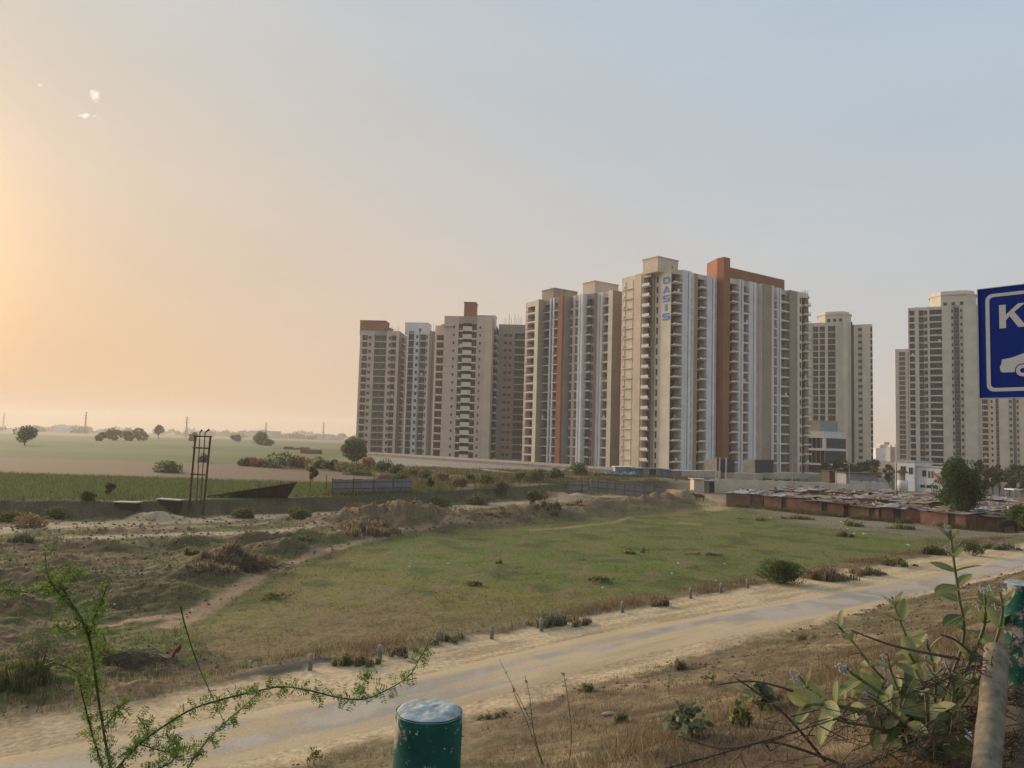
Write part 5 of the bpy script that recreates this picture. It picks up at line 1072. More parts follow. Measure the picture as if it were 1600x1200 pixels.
X, Y = scatter(22000, 24.9, 28.2, -12, 90, lambda x, y, s, t, g: g.random(len(x)) < clumpy(x, y, 1.6, .50, .66, 7) * sstep(28.2, 25.8, s), 4, 1.2); blades('verge_grass', 'tall dry weeds and grass along the far verge of the road', X, Y, .10, .42, .009, BROWNG, 4, .7)
X, Y = scatter(9000, 24.9, 28.2, -12, 90, lambda x, y, s, t, g: g.random(len(x)) < clumpy(x, y, 2.6, .54, .66, 9), 14, 1.2); blades('verge_straw', 'pale straw stalks along the far verge of the road', X, Y, .10, .35, .010, STRAW, 14, .7)
X, Y = scatter(120000, 25.5, 125, -45, 95, lambda x, y, s, t, g: (poly_sd(x, y, MEADOW) < .6) & (edge_sd(x, y) < .5) & (x < 36) & (seg_dist(x, y, L_TRACK[0]) > 2.6) & (seg_dist(x, y, L_TRACK[1]) > 1.7) & (seg_dist(x, y, PATHS[0][0]) > .9) & (g.random(len(x)) < clumpy(x, y, 2.0, .44, .6, 11) * np.clip(45 / np.hypot(x, y), .25, 1)), 5); blades('scrub_grass', 'rough mixed grass over the hummocks and spoil heaps', X, Y, .08, .40, .018, MIXG, 5, .9)
g_ = np.random.default_rng(6); X = g_.uniform(-95, 30, 160000); Y = g_.uniform(66, 118, 160000); k = (edge_sd(X, Y) > 3.0 + 3 * (fbm(X, Y, 5, 2, 4) - .5)) & (Y + .05 * X < 113) & (X < -14 + (Y - 80) * .2) & (np.abs(X / Y) < .8); X, Y = X[k][:70000], Y[k][:70000]; blades('field_crop', 'young green crop standing in the near field', X, Y, .25, .6, .03, CROP, 6, .4)
X = g_.uniform(-100, 45, 60000); Y = g_.uniform(60, 120, 60000); e_ = edge_sd(X, Y); k = (e_ > -2.6) & (e_ < 3.4) & (X < 34) & (g_.random(60000) < clumpy(X, Y, 2.2, .42, .6, 19)); X, Y = X[k][:16000], Y[k][:16000]; blades('edge_grass', 'dark rank grass hanging over the field edge', X, Y, .2, .7, .03, LG['olive'], 7, .8)
X = g_.uniform(-30, 42, 90000); Y = g_.uniform(84, 185, 90000); k = (edge_sd(X, Y) > 1) & (g_.random(90000) < clumpy(X, Y, 6, .42, .58, 13)) & (X > -22); X, Y = X[k][:36000], Y[k][:36000]; blades('scrub_field_grass', 'tall mixed weeds in the scrub before the towers', X, Y, .3, 1.0, .045, MIXG, 8, .5)
X, Y = scatter(70000, .6, 14.0, -6, 26, lambda x, y, s, t, g: g.random(len(x)) < clumpy(x, y, .8, .36, .6, 41) * .9 + .08, 15, 1.25); blades('near_dry_grass', 'fine dry grass on the top of the near bank', X, Y, .04, .15, .0035, BROWNG, 15, 1.4)
X, Y = scatter(34000, .6, 14.0, -6, 26, lambda x, y, s, t, g: g.random(len(x)) < clumpy(x, y, 1.1, .48, .66, 42), 16, 1.25); blades('near_straw', 'bleached straw on the top of the near bank', X, Y, .04, .16, .003, STRAW, 16, 1.5)
X, Y = scatter(12000, .6, 12.0, -6, 26, lambda x, y, s, t, g: g.random(len(x)) < clumpy(x, y, 1.5, .52, .66, 43), 17, 1.2); blades('near_green_grass', 'thin green grass between the straw on the near bank', X, Y, .06, .22, .0035, GRASS, 17, .9)
X, Y = scatter(70000, .3, 5.5, -1.5, 9.5, lambda x, y, s, t, g: g.random(len(x)) < clumpy(x, y, .55, .36, .6, 45) * .9 + .1, 25, 1.0); blades('mown_grass', 'short mown dry grass on the shoulder by the fence', X, Y, .025, .10, .0026, BROWNG, 25, 1.6)
X, Y = scatter(34000, .3, 5.5, -1.5, 9.5, lambda x, y, s, t, g: g.random(len(x)) < clumpy(x, y, .7, .44, .62, 46), 26, 1.0); blades('mown_straw', 'short bleached straw on the shoulder by the fence', X, Y, .025, .10, .0024, STRAW, 26, 1.8)
hx = np.array(fx)[:, :2]; i_ = g_.integers(0, len(hx) - 1, 14000); f_ = g_.random(14000)[:, None]; Q = hx[i_] * (1 - f_) + hx[i_ + 1] * f_; Q = Q + np.stack([g_.normal(0, .3, 14000), -np.abs(g_.normal(0, 1.6, 14000)) - .1], 1); k = g_.random(14000) < clumpy(Q[:, 0], Q[:, 1], 2.4, .40, .6, 44); blades('hut_weeds', 'rank weeds growing along the foot of the brick huts', Q[k][:, 0], Q[k][:, 1], .15, .8, .03, MIXG, 18, .6)
# brush pile, burnt stalks
g = T(205, 1040); r = thing('brush_pile', 'tangled heap of grey cut thorn twigs on the waste ground', 'brush pile', g); b = MB(); q = random.Random(4)
for i in range(230):
    x, y = q.gauss(0, .75), q.gauss(0, .35); z = abs(q.gauss(0, .22)) * math.exp(-x * x * .6); a = q.uniform(0, 6.28); l = q.uniform(.4, 1.1); pt = [(x - l / 2 * math.cos(a), y - l / 2 * math.sin(a) * .6, z), (x, y, z + q.uniform(.05, .22)), (x + l / 2 * math.cos(a), y + l / 2 * math.sin(a) * .6, max(.0, z + q.uniform(-.1, .25)))]; b.tube(pt, [.012, .01, .005], 3, cap=False)
o = b.build('twigs', mat('grey_twig', (.13, .105, .085), .95, scale=5, var=.4), r); tag(o, kind='stuff')
for i, (x, y, lab) in enumerate(((395, 890, 'dark heap of dry brushwood beside the sandy path'),)):
    g = T(x, y); r = thing('brush_pile', lab, 'brush pile', g); b = MB()
    for i in range(150):
        x, y = q.gauss(0, 1.1), q.gauss(0, .5); z = abs(q.gauss(0, .3)) * math.exp(-x * x * .4); a = q.uniform(0, 6.28); l = q.uniform(.5, 1.5); b.tube([(x - l / 2 * math.cos(a), y - l / 2 * math.sin(a), z), (x, y, z + q.uniform(.05, .3)), (x + l / 2 * math.cos(a), y + l / 2 * math.sin(a), z + q.uniform(-.1, .3))], [.02, .016, .008], 3, cap=False)
    tag(b.build('twigs', TWIG, r), kind='stuff')
# stones, clods, litter
STONE = mat('field_stone', (.30, .25, .19), .95, scale=3, var=.35, bump=.4, bscale=14); CLOD = mat('clod', (.20, .135, .085), .95, scale=3, var=.35)
def rock_mesh(seed, m):
    bm = bmesh.new(); bmesh.ops.create_icosphere(bm, subdivisions=2, radius=1); g = random.Random(seed); ph = [(g.uniform(-1, 1), g.uniform(-1, 1), g.uniform(-1, 1), g.uniform(.6, 1)) for _ in range(7)]
    for v in bm.verts:
        for (a, b2, c, d) in ph:
            k = v.co.x * a + v.co.y * b2 + v.co.z * c
            if k > d * .55: v.co -= Vector((a, b2, c)) * (k - d * .55) * .6
        v.co += Vector((g.uniform(-.05, .05), g.uniform(-.05, .05), g.uniform(-.05, .05))); v.co.z *= .6
    me = bpy.data.meshes.new('stone'); bm.to_mesh(me); bm.free(); me.materials.append(m); return me
RK = [rock_mesh(i, STONE) for i in range(5)]
for i, (x, y, s_, lab) in enumerate(((955, 1118, .26, 'largest pale stone on the near bank'), (978, 1098, .09, 'small stone above the largest pale stone'), (1155, 1080, .17, 'flat pale stone on the bank below the road edge'), (1120, 1092, .10, 'small flat stone left of the flat pale one'), (1185, 1086, .12, 'rounded stone right of the flat pale one'), (1057, 1130, .10, 'stone half buried between the pale weeds'), (905, 1165, .10, 'stone among dry grass at the bottom edge'), (965, 1058, .06, 'tiny stone near the road edge of the bank'), (1030, 1118, .07, 'tiny stone under the pale weeds'), (1072, 1150, .08, 'tiny stone at the foot of the pale weeds'))):
    g = T(x, y); o = mobj('stone', RK[i % 5], None, g + np.array([0, 0, s_ * .15]), i * 1.3); o.scale = (s_, s_ * .7, s_ * .6); tag(o, lab, 'stone', 'stones on the bank')
g_ = np.random.default_rng(21); X, Y = scatter(2600, 4, 18, -10, 60, lambda x, y, s, t, g: g.random(len(x)) < clumpy(x, y, 1.2, .5, .65, 30), 31, 1.4); X2, Y2 = scatter(3000, 26, 100, -40, 60, lambda x, y, s, t, g: (poly_sd(x, y, MEADOW) < 0) & (edge_sd(x, y) < 0) & (x < 30), 32); X, Y = np.append(X, X2), np.append(Y, Y2)
s_ = g_.uniform(.015, .06, len(X)) * np.clip(np.hypot(X, Y) / 22, .6, 3); C = np.stack([X, Y, height(X, Y) + s_ * .2], 1); base_v = np.array([(1, 0, 0), (-1, 0, 0), (0, 1, 0), (0, -1, 0), (0, 0, .7), (0, 0, -.7)]); base_f = np.array([(0, 2, 4), (2, 1, 4), (1, 3, 4), (3, 0, 4), (2, 0, 5), (1, 2, 5), (3, 1, 5), (0, 3, 5)])
V = (C[:, None, :] + base_v[None] * s_[:, None, None] * g_.uniform(.6, 1.3, (len(X), 6, 1))).reshape(-1, 3); Fc = (base_f[None] + 6 * np.arange(len(X))[:, None, None]).reshape(-1, 3); tag(mobj('clods', np_mesh('clods', V, Fc, CLOD)), 'loose clods and pebbles strewn over bank and spoil', 'clods', kind='stuff')
LIT = mat('litter_plastic', (.78, .77, .74), .5, scale=5, var=.15)
b = MB(); q = random.Random(2)
for i in range(7):
    a0, a1 = i * .9, i * .9 + .9; b.poly([(0, 0, .25 + q.uniform(0, .2)), (math.cos(a0) * q.uniform(.5, 1), math.sin(a0) * .7, q.uniform(0, .1)), (math.cos(a1) * q.uniform(.5, 1), math.sin(a1) * .7, q.uniform(0, .12))])
lm_ = b.mesh('litter', LIT)
for i, (x, y) in enumerate(((1204, 809), (1314, 815), (1319, 818), (1325, 826), (1335, 834), (1349, 834), (1352, 834), (1060, 880), (1050, 896), (1132, 881), (942, 918), (1418, 851), (1421, 852), (568, 880), (640, 885), (700, 880), (904, 972), (980, 961), (1119, 907), (1244, 808), (391, 1033), (283, 1081), (300, 952), (1160, 790), (1168, 792), (1490, 838), (1500, 850), (810, 817))):
    g = T(x, y); o = mobj('litter_scrap', lm_, None, g, i * 2.1); k = g[1] / FPX * 2.0 * (1 + (i % 3) * .25); o.scale = (k * 1.3, k * .9, k); tag(o, 'scrap of white plastic litter lying in the grass', 'litter', 'plastic litter in the meadow')
# red cloth snagged on a twig
g = T(266, 1030); b = MB(); b.quad((0, 0, .0), (.12, .02, .06), (.34, .0, .52), (.18, -.04, .36)); b.quad((.18, -.04, .36), (.34, 0, .52), (.40, .05, .44), (.24, .06, .2)); b.quad((.34, 0, .52), (.18, .03, .36), (0, .05, 0), (.12, .06, .06)); o = b.build('cloth_scrap', CLOTH[0], None, loc=g); tag(o, 'dark red cloth scrap lying beyond the brush pile', 'cloth')
# guard posts on the far verge
GP = None
def guard():
    b = MB(); b.tube([(0, 0, -.2), (0, 0, .36)], [.10, .095], 10, 0, False); b.tube([(0, 0, .36), (0, 0, .66), (0, 0, .71)], [.095, .088, .05], 10, 1); return b
gpm = mat('guard_green', (.10, .16, .14), .9, scale=7, var=.45, col2=(.20, .20, .17)); gpw = mat('guard_white', (.34, .32, .29), .9, scale=7, var=.4)
gme = guard().mesh('guard_post', [gpm, gpw], True)
for i, (x, y, lab) in enumerate(((484, 1047, 'beside the black ash patch'), (593, 1031, 'second from the left'), (683, 1007, 'half hidden, third from left'), (768, 998, 'fourth from the left'), (846, 986, 'left of the grey-green weed'), (972, 957, 'alone between the dry verge weeds'), (1079, 935, 'leftmost of the last three'), (1126, 926, 'middle of the last three'), (1168, 919, 'nearest the green thorn bush'))):
    g = T(x, y); o = mobj('guard_post', gme, None, (g[0], g[1], Z(g[0], g[1]) - .08), i * .7); o.rotation_euler = (random.uniform(-.06, .06), random.uniform(-.06, .06), i); o.scale = (.88, .88, .88); tag(o, 'short whitewashed guard post on the far verge, ' + lab, 'guard post', 'guard posts along the far verge')
# cattle
def cow(label, base, rot, m, sc_=1.0, graze=True):
    r = thing('buffalo' if graze else 'cow', label, 'buffalo' if graze else 'cow', base, rot)
    V = [(-.75, 0, 1.1), (-.35, 0, 1.08), (.1, 0, 1.03), (.55, 0, 1.08), (.85, 0, 1.12)]; rad = [(.24, .27), (.33, .36), (.36, .42), (.32, .38), (.2, .24)]; E_ = [(0, 1), (1, 2), (2, 3), (3, 4)]
    def add(i, pts, rs):
        for p, q in zip(pts, rs): V.append(p); rad.append(q if isinstance(q, tuple) else (q, q)); E_.append((i, len(V) - 1)); i = len(V) - 1
        return i
    hd = [(1.1, 0, .95), (1.3, 0, .62), (1.42, 0, .36), (1.47, 0, .2)] if graze else [(1.1, 0, 1.3), (1.3, 0, 1.42), (1.5, 0, 1.34), (1.66, 0, 1.24)]
    h_ = add(4, hd, [.17, .14, .13, .08])
    for sy in (-1, 1):
        add(3, [(.62, sy * .2, .75), (.62, sy * .19, .42), (.60, sy * .19, .12), (.64, sy * .19, .03)], [.14, .075, .055, .06]); add(0, [(-.72, sy * .2, .82), (-.62, sy * .2, .62), (-.78, sy * .2, .40), (-.74, sy * .2, .12), (-.70, sy * .2, .03)], [.19, .12, .065, .055, .06])
    add(0, [(-.98, 0, 1.0), (-1.02, 0, .6), (-1.0, 0, .42)], [.04, .025, .04])
    me = bpy.data.meshes.new('body'); me.from_pydata(V, E_, []); o = mobj('body', me, r); md = o.modifiers.new('skin', 'SKIN'); o.modifiers.new('sub', 'SUBSURF').levels = 2; o.modifiers['sub'].render_levels = 2
    for i, q in enumerate(rad): me.skin_vertices[0].data[i].radius = q
    me.skin_vertices[0].data[2].use_root = True; me.materials.append(m)
    for sy in (-1, 1):
        b = MB(); z = hd[1]; b.tube([(z[0] - .06, sy * .1, z[2] + .12), (z[0] - .22, sy * .3, z[2] + .2), (z[0] - .38, sy * .22, z[2] + .34)], [.035, .03, .01], 6); b.build('horn', TYRE, r)
        b = MB(); b.tube([(z[0] - .05, sy * .12, z[2] + .02), (z[0] - .1, sy * .26, z[2] - .02), (z[0] - .1, sy * .34, z[2] - .08)], [.03, .055, .01], 6); b.build('ear', m, r)
    r.scale = (sc_, sc_, sc_)
HIDE = mat('black_hide', (.022, .018, .017), .75, scale=4, var=.3)
g = T(1578, 832); cow('black buffalo grazing beside the brick huts at the right edge', (g[0], g[1], Z(g[0], g[1])), math.radians(-8), HIDE)
g = T(1093, 783); cow('reddish brown cow standing on the sandy ramp', (g[0], g[1], Z(g[0], g[1])), math.radians(170), mat('brown_hide', (.13, .05, .035), .75, scale=4, var=.3), .75, False)
# ---------------------------------------------------------------- the roadside fence, sign and plants in front of the viewer
def paintmat():
    m = bpy.data.materials.new('chipped_green_paint'); m.use_nodes = True; t = m.node_tree; N = t.nodes; L = t.links; b = N['Principled BSDF']; b.inputs['Roughness'].default_value = .8; b.inputs['Specular IOR Level'].default_value = .25
    tc = N.new('ShaderNodeTexCoord').outputs['Object']; sp_ = N.new('ShaderNodeSeparateXYZ'); L.new(tc, sp_.inputs[0])
    def noise(s, d=8, r=.65):
        n = N.new('ShaderNodeTexNoise'); n.inputs['Scale'].default_value = s; n.inputs['Detail'].default_value = d; n.inputs['Roughness'].default_value = r; L.new(tc, n.inputs[0]); return n.outputs[0]
    def ramp(v, p0, p1, c0, c1):
        r = N.new('ShaderNodeValToRGB'); r.color_ramp.elements[0].position = p0; r.color_ramp.elements[1].position = p1; r.color_ramp.elements[0].color = c0 + (1,); r.color_ramp.elements[1].color = c1 + (1,); L.new(v, r.inputs[0]); return r.outputs[0]
    def mx(f, a, c):
        n = N.new('ShaderNodeMix'); n.data_type = 'RGBA'; L.new(f, n.inputs[0]); L.new(a, n.inputs[6]); L.new(c, n.inputs[7]); return n.outputs[2]
    green = ramp(noise(9), .35, .7, (.006, .055, .045), (.018, .115, .085)); conc = ramp(noise(22), .3, .7, (.24, .20, .165), (.42, .37, .32))
    chips = ramp(noise(8, 12, .72), .535, .57, (0, 0, 0), (1, 1, 1)); c = mx(chips, green, conc)
    specks = ramp(noise(70, 4, .6), .66, .69, (0, 0, 0), (1, 1, 1)); c = mx(specks, c, ramp(noise(5), .3, .7, (.30, .36, .34), (.42, .46, .43)))
    # weathered bare concrete low down, where the paint was never carried
    hgt = N.new('ShaderNodeMath'); hgt.operation = 'MULTIPLY_ADD'; L.new(noise(6), hgt.inputs[0]); hgt.inputs[1].default_value = .22; L.new(sp_.outputs[2], hgt.inputs[2])
    low_ = ramp(hgt.outputs[0], .50, .60, (1, 1, 1), (0, 0, 0)); c = mx(low_, c, ramp(noise(11), .3, .7, (.13, .12, .085), (.30, .27, .21)))
    L.new(c, b.inputs['Base Color']); bp = N.new('ShaderNodeBump'); bp.inputs['Strength'].default_value = .5; bp.inputs['Distance'].default_value = .006; L.new(noise(28, 10), bp.inputs['Height']); L.new(bp.outputs[0], b.inputs['Normal'])
    return m
GREENP = paintmat(); POSTC = mat('post_concrete', (.24, .19, .135), .9, scale=18, var=.6, col2=(.11, .095, .065), bump=.6, bscale=40, bdist=.006, detail=9); CAPM = mat('post_cap', (.40, .46, .46), .9, scale=22, var=.3, col2=(.23, .235, .225), bump=.9, bscale=26, bdist=.012, detail=9)
def round_post(name, label, x, y, z0, z1, R_, seed, tilt=(0, 0)):
    r = thing(name, label, 'fence post', (x, y, z0), group='green painted fence posts'); h = z1 - z0; K, n = 40, 26; V, Fc = [], []; q = random.Random(seed); ph = [q.uniform(0, 6.28) for _ in range(6)]
    def wob(a, z): return 1 + .012 * math.sin(2 * a + ph[0]) + .010 * math.sin(5 * a + ph[1] + z * 9) + .008 * math.sin(9 * a + ph[2] - z * 23)
    for i in range(n):
        z = -.3 + (h + .3) * i / (n - 1)
        for j in range(K): a = 2 * math.pi * j / K; k = R_ * wob(a, z) * (1 if i < n - 1 else .985); V.append((k * math.cos(a), k * math.sin(a), z))
    for i in range(n - 1):
        for j in range(K): Fc.append((i * K + j, i * K + (j + 1) % K, (i + 1) * K + (j + 1) % K, (i + 1) * K + j))
    o = mobj('shaft', np_mesh('shaft', np.array(V), np.array(Fc), GREENP, True), r)
    V, Fc = [], []; m = 12                                      # rough hand-trowelled top
    for i in range(m):
        k = R_ * (1 - i / (m - 1)) * .99 + .0005
        for j in range(K):
            a = 2 * math.pi * j / K; x_, y_ = k * math.cos(a), k * math.sin(a); nz_ = float(fbm(np.array([x_ * 10 + seed]), np.array([y_ * 10]), .35, 4, seed, .6)[0]) - .5
            e = min(1, (R_ - k) / .018); V.append((x_ * wob(a, h) , y_ * wob(a, h), h - .006 + .013 * math.sqrt(e) + nz_ * .022 * e))
    for i in range(m - 1):
        for j in range(K): Fc.append((i * K + j, i * K + (j + 1) % K, (i + 1) * K + (j + 1) % K, (i + 1) * K + j))
    mobj('cap', np_mesh('cap', np.array(V), np.array(Fc), CAPM, True), r); r.rotation_euler = (tilt[0], tilt[1], 0); return r
pl_ = P(662.5, 1110, 2.06); zl = Z(pl_[0], pl_[1]); round_post('fence_post', 'nearest green painted concrete fence post, seen from above at bottom', pl_[0], pl_[1], zl, float(pl_[2]), .0865, 3, (0, math.radians(.8)))
pr_ = P(1597, 912, 4.1); zr = Z(pr_[0], pr_[1]); round_post('fence_post', 'green painted concrete fence post with leaning brace at the right edge', pr_[0], pr_[1], zr, float(pr_[2]), .0865, 5)
r = thing('post_brace', 'weathered round concrete brace leaning against the right green post', 'brace', P(1530, 1330, 3.05)); b = MB(); A, B = P(1558, 1018, 3.93), P(1530, 1330, 3.05); pts = [tuple(B + (A - B) * k - np.array(r.location)) for k in np.linspace(0, 1, 14)]; b.tube(pts, [.056 + .002 * math.sin(i * 2.1) for i in range(14)], 22); b.build('shaft', POSTC, r, True)
# barbed wire between the posts, with barbs, and the dead creeper that grew along it
WIRE = mat('rusty_wire', (.085, .055, .042), .8, scale=30, var=.4, metallic=.2); VINE = mat('dead_vine', (.115, .078, .055), .95, scale=30, var=.5)
for i, (zz, lab) in enumerate(((7.02, 'upper strand of rusty barbed wire between the green posts'), (6.80, 'middle strand of rusty barbed wire between the green posts'), (6.58, 'lower strand of rusty barbed wire between the green posts'))):
    a = np.array([pr_[0] - .06, pr_[1] - .07, zz]); c = np.array([pl_[0] + .06, pl_[1] + .06, zz - .03]); r = thing('barbed_wire', lab, 'barbed wire', a, group='barbed wire strands'); n = 60
    def wp(k): p = a + (c - a) * k; p[2] -= .06 * 4 * k * (1 - k); return p - a
    for s_ in (0, math.pi): b = MB(); b.tube([wp(k) + np.array([0, .0025 * math.cos(k * 160 + s_), .0025 * math.sin(k * 160 + s_)]) for k in np.linspace(0, 1, 140)], .0017, 4, cap=False); b.build('wire', WIRE, r)
    for j in range(26):
        p = wp((j + .5) / 26); b = MB(); q = random.Random(i * 50 + j)
        for _ in range(2): v = Vector((q.uniform(-1, 1), q.uniform(-1, 1), q.uniform(-1, 1))).normalized() * .017; b.tube([p - np.array(v), p + np.array(v)], .0014, 3)
        b.tube([p + np.array([-.004, 0, 0]), p + np.array([.004, 0, 0])], .0045, 5); b.build('barb', WIRE, r)
    b = MB(); q = random.Random(70 + i)
    for j in range(210 if i else 120):
        k = min(.75, abs(q.gauss(.16, .2))) + .01; p = wp(k) + np.array([q.gauss(0, .02), q.gauss(0, .03), q.gauss(-.005, .03)]); d = (c - a) / np.linalg.norm(c - a) * q.uniform(.03, .16) * q.choice((-1, 1)); e = np.array([q.gauss(0, .03), q.gauss(0, .03), q.gauss(0, .035)])
        b.tube([p, p + d * .5 + e, p + d + e * .4], [.0032, .0026, .0014], 3, cap=False)
    o = b.build('dead_creeper', VINE, r); tag(o, kind='stuff')
# information sign: plate, border, letters, car pictogram
SB = mat('sign_blue', (.002, .020, .185), .6, scale=6, var=.18, spec=.15); SW = mat('sign_reflective_white', (.46, .46, .45), .55, scale=40, var=.10); SG = mat('sign_back_metal', (.38, .39, .40), .45, metallic=.7, scale=4, var=.2)
d_s = 6.2; tl, bl = P(1528.5, 453, d_s), P(1531, 622, d_s); sh_ = tl[2] - bl[2]; sd_ = np.array([.656, -.755]); sang = math.atan2(sd_[1], sd_[0]); sw_ = 1.30
gz_ = 6.35; r = thing('road_sign', 'blue road sign with white border, letter K and car pictogram', 'sign', (bl[0], bl[1], gz_), sang); z0 = bl[2] - gz_
b = MB(); b.box(0, sw_, 0, .004, z0, z0 + sh_); b.build('plate', SB, r); b = MB(); b.box(-.006, 0, -.006, .02, z0 - .006, z0 + sh_ + .006); b.box(sw_, sw_ + .006, -.006, .02, z0 - .006, z0 + sh_ + .006); b.box(0, sw_, -.006, .02, z0 - .006, z0); b.box(0, sw_, -.006, .02, z0 + sh_, z0 + sh_ + .006); b.build('rim', SG, r)
b = MB(); b.box(.002, sw_ - .002, .0045, .012, z0 + .002, z0 + sh_ - .002); b.build('back', SG, r)
def rrect(x0, x1, y0, y1, rd, n=7):
    out = []
    for cx, cy, a0 in ((x1 - rd, y1 - rd, 0), (x0 + rd, y1 - rd, 90), (x0 + rd, y0 + rd, 180), (x1 - rd, y0 + rd, 270)):
        out += [(cx + rd * math.cos(math.radians(a0 + 90 * i / n)), cy + rd * math.sin(math.radians(a0 + 90 * i / n))) for i in range(n + 1)]
    return out
S = sh_ / 169.0                                                       # metres for one photo pixel on the plate
def flat_poly(b, pts, y=-.0015): b.poly([(x, y, z0 + z) for x, z in pts])
oa, ib = rrect(10 * S, sw_ - 10 * S, 9.5 * S, sh_ - 9 * S, 10 * S), rrect(15.5 * S, sw_ - 15.5 * S, 15 * S, sh_ - 14 * S, 6 * S); b = MB()
for i in range(len(oa)): j = (i + 1) % len(oa); b.quad(*[(x, -.0015, z0 + z) for x, z in (oa[i], oa[j], ib[j], ib[i])])
b.build('border', SW, r)
lz0, lh = sh_ - 63.5 * S, 36.0 * S                                     # base line and height of the lettering
def glyph(ch, x):
    b = MB(); h = lh
    def p(*pts): flat_poly(b, [(x + a * h, lz0 + c * h) for a, c in pts])
    if ch == 'K': p((0, 0), (.25, 0), (.25, 1), (0, 1)); p((.25, .33), (.40, .52), (.97, 1), (.70, 1), (.25, .57)); p((.38, .50), (.70, 0), (1.0, 0), (.56, .66))
    elif ch == 'E': p((0, 0), (.24, 0), (.24, 1), (0, 1)); p((.24, .8), (.72, .8), (.72, 1), (.24, 1)); p((.24, .41), (.66, .41), (.66, .60), (.24, .60)); p((.24, 0), (.74, 0), (.74, .2), (.24, .2))
    elif ch == 'P': p((0, 0), (.24, 0), (.24, 1), (0, 1)); p((.24, .8), (.55, .8), (.60, 1), (.24, 1)); p((.55, .8), (.78, .86), (.60, 1)); p((.55, .8), (.58, .55), (.80, .50), (.78, .86)); p((.24, .36), (.60, .36), (.80, .50), (.58, .55), (.24, .55))
    b.build('letter', SW, r)
x = 28.5 * S
for ch, adv in (('K', 1.10), ('E', .90), ('E', .90), ('P', .9)): glyph(ch, x); x += adv * lh
cx, cz = 28.0 * S, sh_ - 131 * S; k = S * 1.0                                # car seen from the side, front to the left
body = [(1, 2), (4, 0), (20, 0), (20.5, 6), (24, 11), (30, 13), (36, 11), (40, 6), (40.5, 0), (88, 0), (88.5, 6), (92, 11), (98, 13), (104, 11), (108, 6), (108.5, 0), (122, 0), (126, 3), (126, 12), (122, 19), (98, 23), (84, 31), (48, 31), (38, 30), (16, 22), (3, 20), (2, 13), (0, 9)]
def ccw(pts): return [(cx + a * k, cz + c * k) for a, c in pts]
b = MB()
top = [q for q in body]
poly = ccw(body); bm = bmesh.new(); vs = [bm.verts.new((a, -.0015, z0 + c)) for a, c in poly]; f = bm.faces.new(vs); bmesh.ops.triangulate(bm, faces=[f]); me = bpy.data.meshes.new('car_pictogram'); bm.to_mesh(me); bm.free(); me.materials.append(SW); pict = mobj('car_pictogram', me, r)
b = MB(); flat_poly(b, ccw([(33, 23), (60, 23), (60, 28.5), (44, 28.5)]), -.0024); flat_poly(b, ccw([(64, 23), (92, 23), (82, 28.5), (64, 28.5)]), -.0024); b.build('car_window', SB, pict)
for wx in (30.3, 98.3):
    b = MB(); flat_poly(b, ccw([(wx + 10.5 * math.cos(a), 2 + 10.5 * math.sin(a)) for a in np.linspace(0, 6.283, 29)[:-1]]), -.0032); b.build('wheel_gap', SB, pict)
    b = MB(); flat_poly(b, ccw([(wx + 9.0 * math.cos(a), 2 + 9.0 * math.sin(a)) for a in np.linspace(0, 6.283, 29)[:-1]]), -.0040); b.build('wheel', SW, pict)
    b = MB(); flat_poly(b, ccw([(wx + 3.6 * math.cos(a), 2 + 3.6 * math.sin(a)) for a in np.linspace(0, 6.283, 21)[:-1]]), -.0048); b.build('hub', SB, pict)
for x in (.62, 1.05): b = MB(); b.tube([(x, .05, -.3), (x, .05, z0 + sh_ - .05)], .03, 10); b.build('post', SG, r)

# milkweed shrub by the right post: stems, opposite pairs of broad leaves, flower heads
LEAFA = mat('milkweed_leaf', (.205, .225, .075), .6, scale=22, var=.35, col2=(.115, .145, .045), island=0, trans=.25, spec=.3); LEAFB = mat('milkweed_leaf_pale', (.30, .31, .13), .6, scale=22, var=.35, trans=.35); LEAFD = mat('milkweed_leaf_dark', (.09, .125, .04), .55, scale=22, var=.35, trans=.2); FLOW = mat('milkweed_flower', (.46, .43, .38), .8, scale=20, var=.25); VEIN = mat('leaf_vein', (.33, .33, .20), .7, scale=9, var=.1)
def leaf_mesh(l, w, m, bend, fold):
    b = MB(); n = 9; V = []
    for i in range(n + 1):
        t = i / n; ww = w / 2 * (math.sin(math.pi * min(1, t * .97 + .02)) ** .62) * (1.08 - .22 * t); z = bend * l * (t ** 2) ; V.append([(-ww, t * l, z + fold * ww), (-ww * .5, t * l, z + fold * ww * .4), (0, t * l, z), (ww * .5, t * l, z + fold * ww * .4), (ww, t * l, z + fold * ww)])
    for i in range(n):
        for j in range(4): b.quad(V[i][j], V[i][j + 1], V[i + 1][j + 1], V[i + 1][j])
    for i in range(n): s0, s1 = .02 * w * (1 - i / n) + .0005, .02 * w * (1 - (i + 1) / n) + .0003; a, c = V[i][2], V[i + 1][2]; b.quad((-s0, a[1], a[2] + .0008), (s0, a[1], a[2] + .0008), (s1, c[1], c[2] + .0008), (-s1, c[1], c[2] + .0008), 1)
    me = b.mesh('leaf', [m, VEIN], True); bm = bmesh.new(); bm.from_mesh(me); bmesh.ops.remove_doubles(bm, verts=bm.verts, dist=1e-5); bm.to_mesh(me); bm.free(); return me
LM = [leaf_mesh(.105, .060, LEAFA, -.12, .25), leaf_mesh(.095, .058, LEAFD, -.25, .12), leaf_mesh(.11, .062, LEAFB, .08, .35), leaf_mesh(.10, .066, LEAFA, -.05, .1), leaf_mesh(.09, .046, LEAFB, .18, .5)]
b = MB(); q = random.Random(6)
